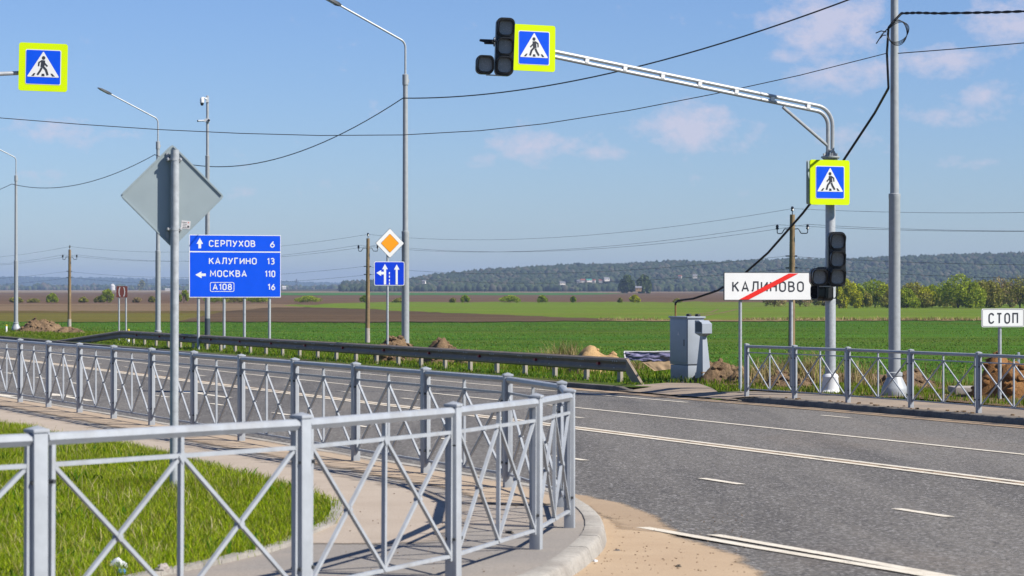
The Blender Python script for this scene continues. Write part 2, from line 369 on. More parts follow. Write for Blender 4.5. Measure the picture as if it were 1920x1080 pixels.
# smooth the corner
def chaikin(p):
    q = [p[0]]
    for a, b in zip(p, p[1:]): q += [(a[0]*.75+b[0]*.25,a[1]*.75+b[1]*.25),(a[0]*.25+b[0]*.75,a[1]*.25+b[1]*.75)]
    return q+[p[-1]]
kerb_out = chaikin(chaikin(kerb_out))
def offset(pl, d):
    out = []
    for i, p in enumerate(pl):
        a = Vector(pl[max(i-1,0)]); b = Vector(pl[min(i+1,len(pl)-1)]); t = (b-a).normalized(); out.append((p[0]-t.y*d, p[1]+t.x*d))
    return out
def kerb_mesh(name, outer, side, zroad, ztop, mat, stone=1.0, w=.15, h0=.0):
    """stones laid end to end with a thin joint; side=+1/-1 gives the inward direction"""
    b = MB(); L = [0]
    for a, q in zip(outer, outer[1:]): L.append(L[-1]+math.dist(a,q))
    X = [p[0] for p in outer]; Y = [p[1] for p in outer]; s = 0
    pos = lambda u: Vector((np.interp(u,L,X), np.interp(u,L,Y)))
    while s < L[-1]-.05:
        e = min(s+stone-.008, L[-1]); sect = []
        for u in (s, (s+e)/2, e):
            p = pos(u); t = (pos(min(u+.05,L[-1]))-pos(max(u-.05,0))).normalized(); n = Vector((-t.y,t.x))*side
            jit = .003*math.sin(s*7.3)
            for (o, z) in ((-.02,zroad(*p)-.1),(-.018,zroad(*p)+.02),(.0,ztop(*p)-.03),(.008,ztop(*p)-.012),(.028,ztop(*p)+.004),(w,ztop(*p)+.006),(w,ztop(*p)-.2)):
                q = p+n*o; sect.append((q.x,q.y,z+jit))
        m = 7; fs = []
        for i in range(2):
            for k in range(m-1): f = (i*m+k,i*m+k+1,(i+1)*m+k+1,(i+1)*m+k); fs.append(f if side < 0 else f[::-1])
        fs += [tuple(range(m)), tuple(2*m+k for k in range(m-1,-1,-1))]
        b.add(sect, fs); s += stone
    return b.build(name, mat, ang=40)
struct(kerb_mesh('kerb', kerb_out, -1, zr, zw, M['kerb']))
inner = offset(kerb_out, -.149)
struct(sheet('pavement', inner+[(-60,2),(-90,40),(-70,90)], zw, 1.2, M['walk']))
# grass island
gp = [(-30,793),(42,801),(92,815),(240,836),(311,850),(361,868),(480,896),(574,924),(630,945),(632,962),(616,985),(575,1003),(535,1023),(497,1035),(403,1057),(333,1071),(289,1080),(150,1106),(-60,1150)]
GI = [hit(a,b,zw) for a,b in gp]+[(-12,11.5),(-22,16),(-24,30)]
struct(sheet('turf', GI, zw, .5, M['turf'], .012))
edge = MB(); pl = [Vector(hit(a,b,zw)) for a,b in gp[8:]]
for i in range(len(pl)-1):
    for k in range(2):
        a = pl[i].lerp(pl[i+1], k/2); q = pl[i].lerp(pl[i+1], (k+1)/2); d = (q-a); n = Vector((-d.y,d.x)).normalized(); 
        m = Matrix.Rotation(math.atan2(d.y,d.x), 3, 'Z'); c = (a+q)/2-n*-.0
        edge.box((c.x,c.y,zw(c.x,c.y)-.02), (d.length-.004,.10,.10), m)
struct(edge.build('lawn_edging', M['kerb']))
# far kerbs, far pavement and crossing apron
def sline(s, t0, t1, step=1.0): return [xy(s, t) for t in rangef(t0, t1, step)]
tR0 = st(*hit(1352,751,zr))[1]; tL0 = st(*hit(1172,737,zr))[1]
zfk = lambda x, y: zf(x,y)-.10*smooth(tR0-1.2, tR0, st(x,y)[1])*(1 if st(x,y)[1] < (tR0+tL0)/2 else 0)-.10*(1-smooth(tL0, tL0+1.2, st(x,y)[1]))*(1 if st(x,y)[1] >= (tR0+tL0)/2 else 0)
struct(kerb_mesh('kerb', sline(23.6,-10,tR0), -1, zr, zfk, M['kerb_far']))
struct(kerb_mesh('kerb', sline(23.6,tL0,220), -1, zr, zfk, M['kerb_far']))
struct(sheet('far_pavement', [xy(23.75,-10),xy(23.75,tR0+1.6),xy(25.5,tR0+1.6),xy(25.2,-10)], lambda x,y: zf(x,y)-.085*(1-smooth(23.55,24.35,st(x,y)[0]))*smooth(tR0-.9,tR0+.2,st(x,y)[1]), .5, M['walk_far'], .003))
ap = [xy(23.55,tR0-.6),xy(23.55,tL0+1)]+[hit(a,b,zf) for a,b in ((1150,726),(1200,722),(1250,718),(1310,719),(1335,728),(1352,739),(1400,743.5))]
struct(sheet('crossing_apron', ap, lambda x,y: zf(x,y)-.085*(1-smooth(23.55,24.35,st(x,y)[0])), .3, M['walk_far'], .006))
struct(strip('verge', rangef(tL0+.6,220,3), [23.74,24.2,24.6], zf, M['turf'], .0))
struct(strip('verge', rangef(-10,tR0-.2,2), [24.3,24.6,25.6], zf, M['turf'], -.012))
# fields as patches of the plain
def patch(name, pts, mat, lift):
    P = [hit(a,b,zplain) for a,b in pts]; out = []
    for i in range(len(P)):
        a = P[i]; b = P[(i+1)%len(P)]; pa = pts[i]; pb = pts[(i+1)%len(pts)]; n = max(1, int(abs(pb[0]-pa[0])/14))
        for k in range(n):
            u = k/n; px = pa[0]+(pb[0]-pa[0])*u; py = pa[1]+(pb[1]-pa[1])*u
            if n > 1 and k: py += min(1.0,(py-541.5)*.035)*(1.3*noise.noise((px*.021,py*.5,1))+.5*random.uniform(-1,1)+.9*noise.noise((px*.0063,py,5)))
            out.append(hit(px,py,zplain))
    return struct(sheet(name, out, zplain, 1e6, mat, lift, grid=False))
patch('far_field', [(-900,543.4),(2800,543.4),(2800,548.6),(-900,548.6)], M['fartan'], .02)
patch('ploughed_field', [(-900,548.6),(2800,548.6),(2800,568),(-900,572)], M['plough3'], .03)
patch('green_field', [(500,548.8),(1130,549.3),(1180,551),(1060,553),(500,553.5)], M['crop3'], .045)
patch('ploughed_field', [(-900,571.5),(420,569.5),(620,571),(560,577),(420,584),(-900,584)], M['plough2'], .036)
patch('stubble_field', [(-900,583),(430,583),(520,590),(600,604.5),(-900,603)], M['olive'], .03)
patch('green_field', [(530,573.5),(640,568.5),(760,566.5),(2800,566.8),(2800,599),(1150,600),(1080,596),(850,588),(700,581)], M['crop2'], .04)
patch('ploughed_field', [(330,604),(420,584),(520,576),(600,577),(720,581.5),(850,587.5),(1000,593),(1080,596.5),(1200,600.5),(1100,603),(700,605)], M['plough'], .046)
patch('ditch', [(1130,600.2),(1300,601.2),(1600,599.6),(2800,598.6),(2800,600.8),(1600,601.7),(1300,603.4),(1150,602.2)], M['drytan'], .05)
for q in ([(1268,597),(1330,586),(1345,580),(1349,580),(1336,586),(1276,597)],[(1284,597),(1350,587),(1392,578),(1396,578),(1358,587),(1292,597)]): patch('dirt_track', q, M['plough2'], .05)
# ------------------------------------------------------------------ road markings
MK = MB()
def mark(pts, lift=.0085):
    MK.add([(x,y,zr(x,y)+lift) for x,y in pts], [tuple(range(len(pts)))])
def long_line(s, w, t0, t1, s1=None):
    ts = rangef(t0, t1, 2.0); s1 = s if s1 is None else s1
    for a, b in zip(ts, ts[1:]):
        sa = s+(s1-s)*(a-t0)/(t1-t0); sb = s+(s1-s)*(b-t0)/(t1-t0); mark([xy(sa-w/2,a),xy(sa+w/2,a),xy(sb+w/2,b),xy(sb-w/2,b)])
S = lambda px, py: st(*hit(px,py,zr))
def pline(p, q, w, ext0=0, ext1=0):
    a = Vector(hit(*p,zr)); b = Vector(hit(*q,zr)); d = (b-a).normalized(); a -= d*ext0; b += d*ext1; n = Vector((-d.y,d.x))*w/2; k = max(1,int((b-a).length/2))
    for i in range(k):
        u = a.lerp(b,i/k); v = a.lerp(b,(i+1)/k); mark([tuple(u-n),tuple(v-n),tuple(v+n),tuple(u+n)][::-1])
def sgrade(p, q): return S(*p), S(*q)
(sa,ta),(sb,tb) = sgrade((1075,763),(1920,855)); sm = (sa+sb)/2
long_line(sm, .13, 0, 240)
(sa2,_),(sb2,_) = sgrade((1080,806),(1920,909.5)); sd = (sa2+sb2)/2
long_line(sd, .13, 0, 240)
long_line(sd+.27, .13, 0, 240)
s_edge = S(1150,743)[0]; long_line(s_edge, .13, S(1297,755)[1], 240)
sl_ = (S(1345,903.5)[0]+S(1745,963.5)[0])/2; t0_ = S(1295,898)[1]; t1_ = S(1400,909)[1]; per = t0_-S(1675,955)[1]
for k in range(-4, 30):
    long_line(sl_, .12, t1_+k*per, t0_+k*per)
s2_ = S(1135,782.5)[0]
for k in range(0, 34): long_line((sm+sd)/2+.0, .11, S(1165,784)[1]+k*per, S(1165,784)[1]+k*per+1.0)
for k in range(0, 1): long_line(S(1582,783)[0], .11, S(1610,784)[1]+k*per, S(1610,784)[1]+k*per+1.0)
pline((1205,990),(1740,1081), .125, 0, 8); pline((1338,1004),(1750,1077), .125, 0, 8)
def arrow(s, t, flip=1):             # straight-ahead lane arrow on the asphalt
    for q in ([(-.08,0),(.08,0),(.08,2.6),(-.08,2.6)],[(-.26,2.6),(.26,2.6),(0,4.4)]):
        mark([xy(s+a, t+b*flip) for a,b in q], .006)
for px, py in ((60,753),(170,752),(430,746)):
    s_, t_ = S(px,py); arrow(s_, t_)
struct(MK.build('road_marking', M['paint'], ang=0))
# sand on the roads
sp = [(1000,915),(1075,930),(1130,955),(1200,978),(1270,996),(1350,1018),(1425,1045),(1475,1085),(1490,1140),(900,1150),(880,1085),(980,1050),(1040,1010),(1050,975)]
def spoly(p): return [hit(a,b,zr) for a,b in p]
sand = sheet('sand', spoly(sp), zr, .16, M['sand'], .0075, .38); tag(sand, 'pale blown sand lying on the side road beside the curved kerb', 'sand', kind='stuff')
bd = [xy(sd+.0,12),xy(sd+.34,12),xy(sd+.62,60),xy(sd+.62,130),xy(sd-.02,130)]
d2 = sheet('dust', bd, zr, .2, M['sand2'], .0045, .22); tag(d2, 'sandy dust band along the double centre line', 'sand', kind='stuff')
kp = offset(kerb_out, .03); kq = offset(kerb_out, .75)
i0 = 8; i1 = min(range(len(kp)), key=lambda i: abs(kp[i][0]-.72)+abs(kp[i][1]-19.6))
d3 = sheet('dust', kp[i0:i1]+kq[i0:i1][::-1], zr, .3, M['sand2'], .008, .3); tag(d3, 'sandy dust in the gutter of the near kerb', 'sand', kind='stuff')
d4 = sheet('dust', sline(22.7,0,tL0+6)+sline(23.56,0,tL0+6)[::-1], zr, .3, M['sand2'], .010, .35); tag(d4, 'sandy dust in the gutter of the far kerb', 'sand', kind='stuff')
pw = [Vector(p) for p in WP[4:24]]
d5 = sheet('sand', offset(WP[2:19],.40)[:]+offset(WP[2:19],-.75)[::-1], zw, .3, M['sand4'], .011, .45); tag(d5, 'pale sand spread over the pavement under the railing', 'sand', kind='stuff')
d6 = sheet('sand', offset(WP[2:21],-.5)[:]+offset(WP[2:21],-2.6)[::-1], zw, .4, M['sand3'], .006, .8); tag(d6, 'thin pale dust over the middle of the near pavement', 'sand', kind='stuff')
sl5 = offset([p for p in inner], .0)
# ------------------------------------------------------------------ grass
def scatter(poly, n):
    P = np.array(poly); lo, hi = P.min(0), P.max(0); out = []
    while sum(len(o) for o in out) < n:
        q = rng.uniform(lo, hi, (n*2,2)); r = np.zeros(len(q), bool)
        for i in range(len(P)):
            x1,y1 = P[i]; x2,y2 = P[i-1]
            if y1 == y2: continue
            r ^= ((y1 > q[:,1]) != (y2 > q[:,1])) & (q[:,0] < (x2-x1)*(q[:,1]-y1)/(y2-y1)+x1)
        out.append(q[r])
    return np.concatenate(out)[:n]
def blades(name, pos, zfn, h, w, cols, mat, lean=.45, parent=None, zoff=0):
    n = len(pos); z = np.array([zfn(x,y) for x,y in pos])+zoff
    H = rng.uniform(h[0],h[1],n)*(.75+.5*np.array([noise.noise((x*.9,y*.9,3)) for x,y in pos])); H = np.maximum(H, h[0]*.5)
    W = rng.uniform(.6,1.2,n)*w; az = rng.uniform(0,2*np.pi,n); la = rng.uniform(0,2*np.pi,n); le = rng.uniform(.1,1,n)*lean*H
    dx, dy = np.cos(az)*W/2, np.sin(az)*W/2; lx, ly = np.cos(la)*le, np.sin(la)*le
    b = np.stack([pos[:,0],pos[:,1],z],1); V = np.zeros((n,7,3))
    for k,(f,hh,ww) in enumerate(((0,0,1),(.25,.5,.9),(.62,.83,.55))):
        V[:,2*k] = b+np.stack([lx*f-dx*ww,ly*f-dy*ww,H*hh],1); V[:,2*k+1] = b+np.stack([lx*f+dx*ww,ly*f+dy*ww,H*hh],1)
    V[:,6] = b+np.stack([lx,ly,H*.98],1)
    base = np.array([0,1,3,2, 2,3,5,4, 4,5,6]); L = (base[None,:]+7*np.arange(n)[:,None]).ravel(); T = np.tile([4,4,3],n)
    cols = np.array(cols); k = rng.integers(0,len(cols),n); c = cols[k]*rng.uniform(.75,1.25,(n,1)); big = np.array([noise.noise((x*.55,y*.55,8)) for x,y in pos])
    c = c*(1+.25*big[:,None]); cc = np.ones((n,7,4)); cc[:,:,:3] = np.clip(c,0,1)[:,None,:]
    return np_mesh(name, V.reshape(-1,3), L, T, mat, cc.reshape(-1,4), parent)
G1 = [(.25,.36,.004),(.29,.40,.006),(.33,.42,.008),(.16,.25,.005),(.46,.52,.03),(.15,.25,.004),(.36,.38,.10),(.24,.31,.01),(.30,.24,.07)]
p = scatter([q for q in GI[:-3]]+[(-7.5,17.5),(-8.5,30)], 240000); p = p+rng.normal(0,.035,p.shape)
gr = blades('grass', p, zw, (.035,.135), .0052, G1, M['blade'], .95); tag(gr, 'bright green grass on the corner island behind the near railing', 'grass', kind='stuff')
p = scatter([q for q in GI[:-3]]+[(-7.5,17.5),(-8.5,30)], 5200); p = np.array([q for q in p if noise.noise((q[0]*.8,q[1]*.8,2)) > -.05]); gr = blades('dry_grass', p, zw, (.08,.24), .005, [(.45,.38,.18),(.52,.45,.24),(.36,.34,.10)], M['drystalk'], 1.0); tag(gr, 'thin dry stalks among the bright island grass', 'dry grass', kind='stuff')
p = scatter([q for q in GI[:-3]]+[(-7.5,17.5),(-8.5,30)], 9000); p = np.array([q for q in p if noise.noise((q[0]*1.3,q[1]*1.3,9)) > .27]); gr = blades('weeds', p, zw, (.06,.16), .022, [(.06,.17,.01),(.08,.20,.012),(.05,.14,.01)], M['blade'], 1.1); tag(gr, 'dark broad-leaved weeds among the bright island grass', 'weeds', kind='stuff')
# verge grass on the far side
G2 = [(.11,.20,.006),(.15,.25,.008),(.20,.27,.015),(.08,.15,.006),(.28,.26,.07)]
vp = [xy(24.2,tL0+1),xy(24.2,150),xy(31,150),xy(33,tL0+8),xy(28.5,tL0)]
ap_in = ap
def thin(pos, *bad): return np.array([q for q in pos if not any(inside(q, b) for b in bad)])
p = thin(scatter(vp, 90000), ap); p = np.array([q for q in p if st(*q)[0] > 25.7 or rng.random() < .8]); ns_ = np.array([st(*q)[0] < 25.9 for q in p])
ng = blades('grass', p[ns_], zv, (.04,.13), .02, G2, M['blade'], .8); tag(ng, 'short verge grass between the far kerb and the crash barrier', 'grass', kind='stuff')
g = blades('grass', p[~ns_], zv, (.06,.22), .022, G2, M['blade'], .6); tag(g, 'green verge grass growing behind the steel crash barrier', 'grass', kind='stuff')
vp2 = [xy(25.4,15),xy(25.4,tR0),xy(27.0,tR0+6),xy(30,tL0),xy(33,50),xy(30,15)]
p = scatter(vp2, 26000); p = np.array([q for q in p if noise.noise((q[0]*.5,q[1]*.5,1.5)) > -.08 or st(*q)[0] > 29.5]); p = thin(p, ap, [xy(23.6,tR0+1.7),xy(25.6,tR0+1.7),xy(25.35,-10),xy(23.6,-10)]); g = blades('grass', p, zv, (.05,.22), .016, G2, M['blade'], .5); tag(g, 'patchy grass among bare earth behind the far railing', 'grass', kind='stuff')
GD = [(.38,.29,.14),(.45,.35,.19),(.32,.23,.11),(.28,.22,.10),(.25,.26,.06)]
dp_ = [hit(rng.uniform(1120,1990), 601.2-.9*((k%7)/7)-1.0*noise.noise((k*.37,1,1)), zplain) for k in range(2600)]
dp_ = np.array([q for q in dp_ if noise.noise((q[0]*.08,q[1]*.02,6)) > -.12]); g = blades('dry_grass', dp_, zplain, (.15,.55), .07, GD, M['drystalk'], .9); tag(g, 'band of dry grass along the ditch between the two green fields', 'dry grass', kind='stuff')
cp_ = []
while len(cp_) < 60000:
    px, py = rng.uniform(-80,2000), 604+rng.uniform(0,1)**1.3*95; d_ = F*3.33/(py-540); q = ((px-960)/F*d_, d_)
    if st(*q)[0] > 31.5 and noise.noise((q[0]*.05,q[1]*.22,3)) > -.22: cp_.append(q)
g = blades('crop_plants', np.array(cp_), zv, (.04,.10), .055, [(.10,.20,.018),(.14,.25,.025),(.08,.165,.014),(.19,.28,.04),(.20,.23,.06)], M['blade'], .8); tag(g, 'young green crop plants growing across the near field', 'crop', kind='stuff')
struct(strip('verge', rangef(tR0-.3,tL0+.7,.5), [24.5,25.5,27,29], zv, M['turf'], -.012))
vq = [xy(24.5,tR0-2),xy(24.5,tL0),xy(28.5,tL0),xy(28.5,tR0-2)]
fp_ = [xy(23.6,tR0+1.7),xy(25.6,tR0+1.7),xy(25.35,-10),xy(23.6,-10)]; p = thin(scatter(vq, 9000), ap, fp_); g = blades('grass', p, zv, (.05,.16), .018, G2, M['blade'], .7); tag(g, 'bright grass round the sandy crossing apron', 'grass', kind='stuff')
vp3 = [xy(27.6,36),xy(28,tR0+3),xy(29.8,tL0),xy(33,52),xy(32,36)]
p = scatter(vp3, 1500); p = np.array([q for q in p if noise.noise((q[0]*.35,q[1]*.35,4)) > .12]); g = blades('dry_grass', p, zv, (.25,.8), .014, GD, M['drystalk'], .7); tag(g, 'tall dry straw grass growing behind the far railing', 'dry grass', kind='stuff')
def tuft(px, py, d, r, h, n, label):
    b = at(px,py,d); t = thing('dry_grass_tuft', label, 'grass tuft', (b.x,b.y,zv(b.x,b.y)), 0, 'dry grass tufts on the verge')
    q = rng.normal(0, r*.45, (n,2)); o = blades('stalks', q, lambda x,y: -.02, (h*.5,h), .016, GD, M['drystalk'], .75, t); o['kind'] = 'stuff'
    return t
tuft(1047,664,68,.75,1.05,700,'large tan tuft of dry grass beyond the barrier, near a sand heap')
tuft(1185,672,66,.5,.7,160,'thin dry tuft beside the purple sheeting')
tuft(1440,712,57,.8,.9,420,'dry brown tuft between the place-name sign posts')
tuft(1500,715,55.5,.9,1.0,560,'dense dry tuft left of the traffic signal pole base')
tuft(1610,705,56,.6,.85,200,'sparse dry tuft right of the traffic signal pole base')
# ------------------------------------------------------------------ earth
so = [(1325,706),(1400,700),(1480,703),(1560,700),(1640,702),(1720,712),(1800,722),(1925,735),(2050,760),(1925,768),(1800,757),(1700,748),(1640,746),(1560,741),(1490,738),(1400,733),(1350,727)]
struct(sheet('bare_earth', [hit(a,b,zv) for a,b in so], zv, .4, M['soil'], .03))
def mound(px, py, d, rx, ry, h, mat, label, seed, clods=60, rough=.5):
    b = at(px,py,d); t = Vector((b.x,b.y,zv(b.x,b.y))); nr, na = 14, 40; V = []
    for i in range(nr+1):
        for k in range(na):
            r = i/nr; w = 2*math.pi*k/na; e = 1+.25*noise.noise((math.cos(w)*1.5,math.sin(w)*1.5,seed))
            x, y = rx*r*e*math.cos(w), ry*r*e*math.sin(w); z = h*max(0,(1-r**2.3))*(1+.55*noise.noise((x*1.4/max(rx,.6),y*1.4,seed+3)))
            z += rough*h*.35*noise.noise((x*3.5,y*3.5,seed))*(1-r**4)+rough*h*.2*noise.noise((x*9,y*9,seed))*(1-r**4)
            V.append((x,y,z-.06*(r**3)))
    fs = [(i*na+k,i*na+(k+1)%na,(i+1)*na+(k+1)%na,(i+1)*na+k) for i in range(nr) for k in range(na)][::1]
    m = MB(); m.add(V, [f[::-1] for f in fs])
    rnd = random.Random(seed)
    ico = [(0,0,1),(.89,0,.45),(.28,.85,.45),(-.72,.53,.45),(-.72,-.53,.45),(.28,-.85,.45),(.72,.53,-.45),(-.28,.85,-.45),(-.89,0,-.45),(-.28,-.85,-.45),(.72,-.53,-.45),(0,0,-1)]
    fi = [(0,1,2),(0,2,3),(0,3,4),(0,4,5),(0,5,1),(1,6,2),(2,7,3),(3,8,4),(4,9,5),(5,10,1),(2,6,7),(3,7,8),(4,8,9),(5,9,10),(1,10,6),(6,11,7),(7,11,8),(8,11,9),(9,11,10),(10,11,6)]
    for _ in range(clods):
        r = rnd.random()**.6*1.15; w = rnd.uniform(0,6.28); i = min(nr,int(r*nr)); k = int(w/6.283*na)%na
        c = Vector(V[i*na+k])*1.0; c.x *= max(1,r); c.y *= max(1,r); s = rnd.uniform(.03,.13)*(.6+h*.5)
        m.add([c+Vector((p[0]*s*rnd.uniform(.7,1.3),p[1]*s*rnd.uniform(.7,1.3),p[2]*s*rnd.uniform(.5,1.0))) for p in ico], [f[::-1] if False else f for f in fi])
    o = m.build('earth_mound', mat, None, t, 60); return tag(o, label, 'earth mound', 'heaps of earth on the verge')
mound(78,622,138,1.7,1.2,.60,M['soil'],'long brown heap of clods beside the leftmost street lamp',3,120,1.0)
mound(128,626,134,1.0,.8,.35,M['soil'],'low reddish heap at the foot of the leftmost wooden pole',4,40,.8)
mound(742,668,78,.9,.8,.68,M['soil'],'brown heap beside the lamp near the lane-arrow sign',5,60,.9)
mound(838,668,75,.95,.8,.64,M['soil'],'brown heap behind the middle of the crash barrier',6,50,.9)
mound(882,668,74,.6,.5,.42,M['soil'],'smallest low brown heap behind the middle of the barrier',8,30,.9)
mound(1118,682,66,.85,.8,.66,M['soil_sand'],'smooth yellow sand heap between dry grass and purple sheeting',9,8,.35)
mound(1352,716,58.5,.75,.8,.45,M['soil'],'brown clod heap right of the grey cabinet',11,60,.9)
mound(1395,716,57.5,.45,.5,.32,M['soil'],'small clod heap behind the first railing section',12,50,1.0)
mound(1480,728,55,.7,.6,.3,M['soil'],'low dark earth heap between the place-name sign posts',13,50,1.0)
mound(1700,724,55,.8,.6,.34,M['soil'],'low earth heap behind the big lamp base',14,60,1.0)
mound(1892,757,49,.85,.9,.70,M['soil_orange'],'orange earth heap behind the stop sign post',15,110,.8)
# ------------------------------------------------------------------ railings
POST_H = 1.06
def post_mb():
    b = MB(); b.bbox((0,0,POST_H/2-.05), (.08,.08,POST_H+.1), .006); b.bbox((0,0,POST_H+.008), (.092,.092,.018), .004); b.add([(-.04,-.04,POST_H+.017),(.04,-.04,POST_H+.017),(.04,.04,POST_H+.017),(-.04,.04,POST_H+.017),(0,0,POST_H+.034)], [(0,1,4),(1,2,4),(2,3,4),(3,0,4)])
    return b
Lp = 1.92   # clear panel length between posts
def lattice_mb():
    b = MB(); w = .022; z0, z1 = .135, .90; x0, x1 = .055, Lp-.015; xm = (x0+x1)/2
    b.bar((x0,0,z1),(x1,0,z1),w); b.bar((x0,0,z0),(x1,0,z0),w)
    for x in (x0,x1): b.bar((x,0,z0-.03),(x,0,1.01),.026)
    b.bar((xm,0,z0),(xm,0,1.02),.025)
    for a, c in ((x0,xm),(xm,x1)):
        dz = .0015
        b.tube([(a+.012,-.004,z1-.012),(c-.012,-.004,z0+.012)], .0145, 4); b.tube([(a+.012,.004,z0+.012),(c-.012,.004,z1-.012)], .0145, 4)
        m = ((a+c)/2, (z0+z1)/2); b.prism([(m[0]-.022,m[1]),(m[0],m[1]-.026),(m[0]+.022,m[1]),(m[0],m[1]+.026)], -.021, .021)
    b.prism([(xm-.03,z1),(xm,z1-.045),(xm+.03,z1),(xm,z1+.03)], -.016,.016); b.prism([(xm-.028,z0+.005),(xm,z0-.012),(xm+.028,z0+.005),(xm,z0+.045)], -.016,.016)
    return b
def toprail_mb():
    pr = [(-.012,-.030),(.012,-.030),(.032,-.003),(.026,.022),(.010,.031),(-.010,.031),(-.026,.022),(-.032,-.003)]; n = len(pr)
    vs = [(x,y,1.025+z) for x in (.03,Lp+.03) for y,z in pr]
    return MB().add(vs, [(i,i+n,(i+1)%n+n,(i+1)%n) for i in range(n)]+[tuple(range(n)),tuple(range(2*n-1,n-1,-1))])
def bolt_mb(): return MB().tube([(0,-.035,0),(0,.035,0)], .011, 6)
BOLTS = [(x,0,z) for x in (.042,Lp) for z in (.24,.82)]
protos = None
def railing(pts, zfn, label, skip=()):
    global protos
    root = thing('pedestrian_railing', label, 'railing', (pts[0][0],pts[0][1],zfn(*pts[0])), 0, 'grey pedestrian railings')
    o0 = Vector(root.location)
    first = None
    for i, p in enumerate(pts):
        q = pts[i+1] if i+1 < len(pts) else None
        a = Vector((*p, zfn(*p)))-o0
        d = Vector(q)-Vector(p) if q else Vector(p)-Vector(pts[i-1]); ang = math.atan2(d.y,d.x)
        if protos is None:
            po = post_mb().build('post', M['rail_paint'], root); tr = toprail_mb().build('top_rail', M['rail_paint'], root); la = lattice_mb().build('lattice', M['rail_paint'], root); bo = bolt_mb().build('bolt', M['lamp_black'], la); bo.location = BOLTS[0]; _ = [setattr(copy_child(bo, la), 'location', p_) for p_ in BOLTS[1:]]
            protos = (po,tr,la,bo); po2, tr2, la2, bo2 = po,tr,la,bo
        else:
            po2 = copy_child(protos[0], root)
            if q:
                tr2 = copy_child(protos[1], root); la2 = copy_child(protos[2], root); _ = [copy_child(g, la2) for g in protos[2].children]
        po2.location = a; po2.rotation_euler = (0,0,ang)
        if q:
            e = Vector((*q, zfn(*q)))-o0; Ls = d.length/(Lp+.08); pit = -math.atan2(e.z-a.z, d.length)
            for o in (tr2, la2): o.location = a; o.rotation_euler = (0,pit,ang); o.scale = (Ls,1,1)
    return root
railing(WP, lambda x,y: zw(x,y), 'long grey railing of crossed bars curving round the near pavement corner')
d_ = xy(24.0,0); tp = [S for S in ()]
t_first = st(*hit(1400,742,zf))[1]
FP = []
for px in (1400,1490,1590,1708,1835):
    k = (px-960)/F; dd = 24.0/(k*Nx+Ny); FP.append((k*dd, dd))
st_step = (Vector(FP[4])-Vector(FP[1]))/3
FP += [tuple(Vector(FP[4])+st_step*k) for k in (1,2,3)]
railing(FP, zf, 'straight grey railing of crossed bars on the far pavement below the signal pole')
# ------------------------------------------------------------------ guard rail
tg0 = st(*hit(1160,719,zf))[1]; sg = 25.0; tg1 = st(*[(232-960)/F*107, 107.0])[1]
zg = lambda t: zf(*xy(sg,t))
def bend(pts3): return pts3
grd = thing('crash_barrier', 'weathered steel crash barrier with red reflectors along the far verge', 'crash barrier', (*xy(sg,tg0), zg(tg0)), 0)
go = Vector(grd.location)
prof = [(0,.30),(.018,.315),(.02,.335),(.075,.30),(.078,.245),(.03,.20),(.012,.165),(.03,.13),(.078,.085),(.075,.03),(.02,-.005),(.018,.012),(.062,.035),(.064,.08),(.018,.125),(-.001,.165),(.018,.205),(.064,.25),(.06,.295)]
def rail_sweep(path):    # path of (s,t,z)
    b = MB(); m = len(prof); V = []
    for i,(s,t,z) in enumerate(path):
        for o, h in prof:
            x, y = xy(s-o, t); V.append((x-go.x,y-go.y,z+h-go.z))
    fs = [(i*m+k,(i+1)*m+k,(i+1)*m+(k+1)%m,i*m+(k+1)%m) for i in range(len(path)-1) for k in range(m)]
    fs += [tuple(range(m)), tuple((len(path)-1)*m+k for k in range(m-1,-1,-1))]
    b.add(V, fs); return b
RZ = .255
path = [(sg,t,zg(t)+RZ) for t in rangef(tg0+.5,tg1,2)]
rb_ = rail_sweep(path).build('rail', M['guard'], grd, ang=30)
# near end: the beam folds straight down to the ground
e0 = path[0]; pe = [(sg,e0[1]-.9+.9*(1-k),e0[2]-k*.5*k) for k in (0,.0)]
b = MB()
for o in (.0,):
    x0,y0 = xy(sg-.05,tg0+.52); x1,y1 = xy(sg-.03,tg0-.10)
    zt = e0[2]+.315; zb = zg(tg0)-.05
    def pt(s,t,z): x,y = xy(s,t); return (x-go.x,y-go.y,z-go.z)
    b.add([pt(sg-.09,tg0+.50,zt),pt(sg-.02,tg0+.50,zt),pt(sg-.02,tg0-.42,zb),pt(sg-.09,tg0-.42,zb),pt(sg-.09,tg0+.50,zt-.33),pt(sg-.02,tg0+.50,zt-.33),pt(sg-.02,tg0+.08,zb),pt(sg-.09,tg0+.08,zb)],
          [(0,1,2,3),(4,7,6,5),(0,3,7,4),(1,5,6,2),(0,4,5,1),(3,2,6,7)])
b.build('end_plate', M['guard'], grd)
tp_ = [(sg-.25*k*0, tg1+k*10, zg(tg1+k*10)+RZ-k*.72) for k in (0,.2,.4,.6,.8,1)]
tp_ = [(sg-1.6*k, t, z) for (s,t,z),k in zip(tp_,(0,.2,.4,.6,.8,1))]
rail_sweep(tp_).build('ramped_end', M['guard'], grd, ang=30)
pm = MB(); pm.box((0,0,.1),(.19,.012,.9)); pm.box((-.09,.037,.1),(.012,.06,.9)); pm.box((.09,.037,.1),(.012,.06,.9))
gp0 = pm.build('post', M['guard_post'], grd)
bt0 = MB().tube([(0,0,0),(0,-.02,0)], .016, 6).build('bolt', M['bolt'], grd)
rf0 = MB().prism([(-.05,.13),(.05,.13),(.05,.20),(-.05,.20)], -.085,-.0).build('reflector', M['reflect'], grd)
first = True; k = 0; t = tg0+1.2
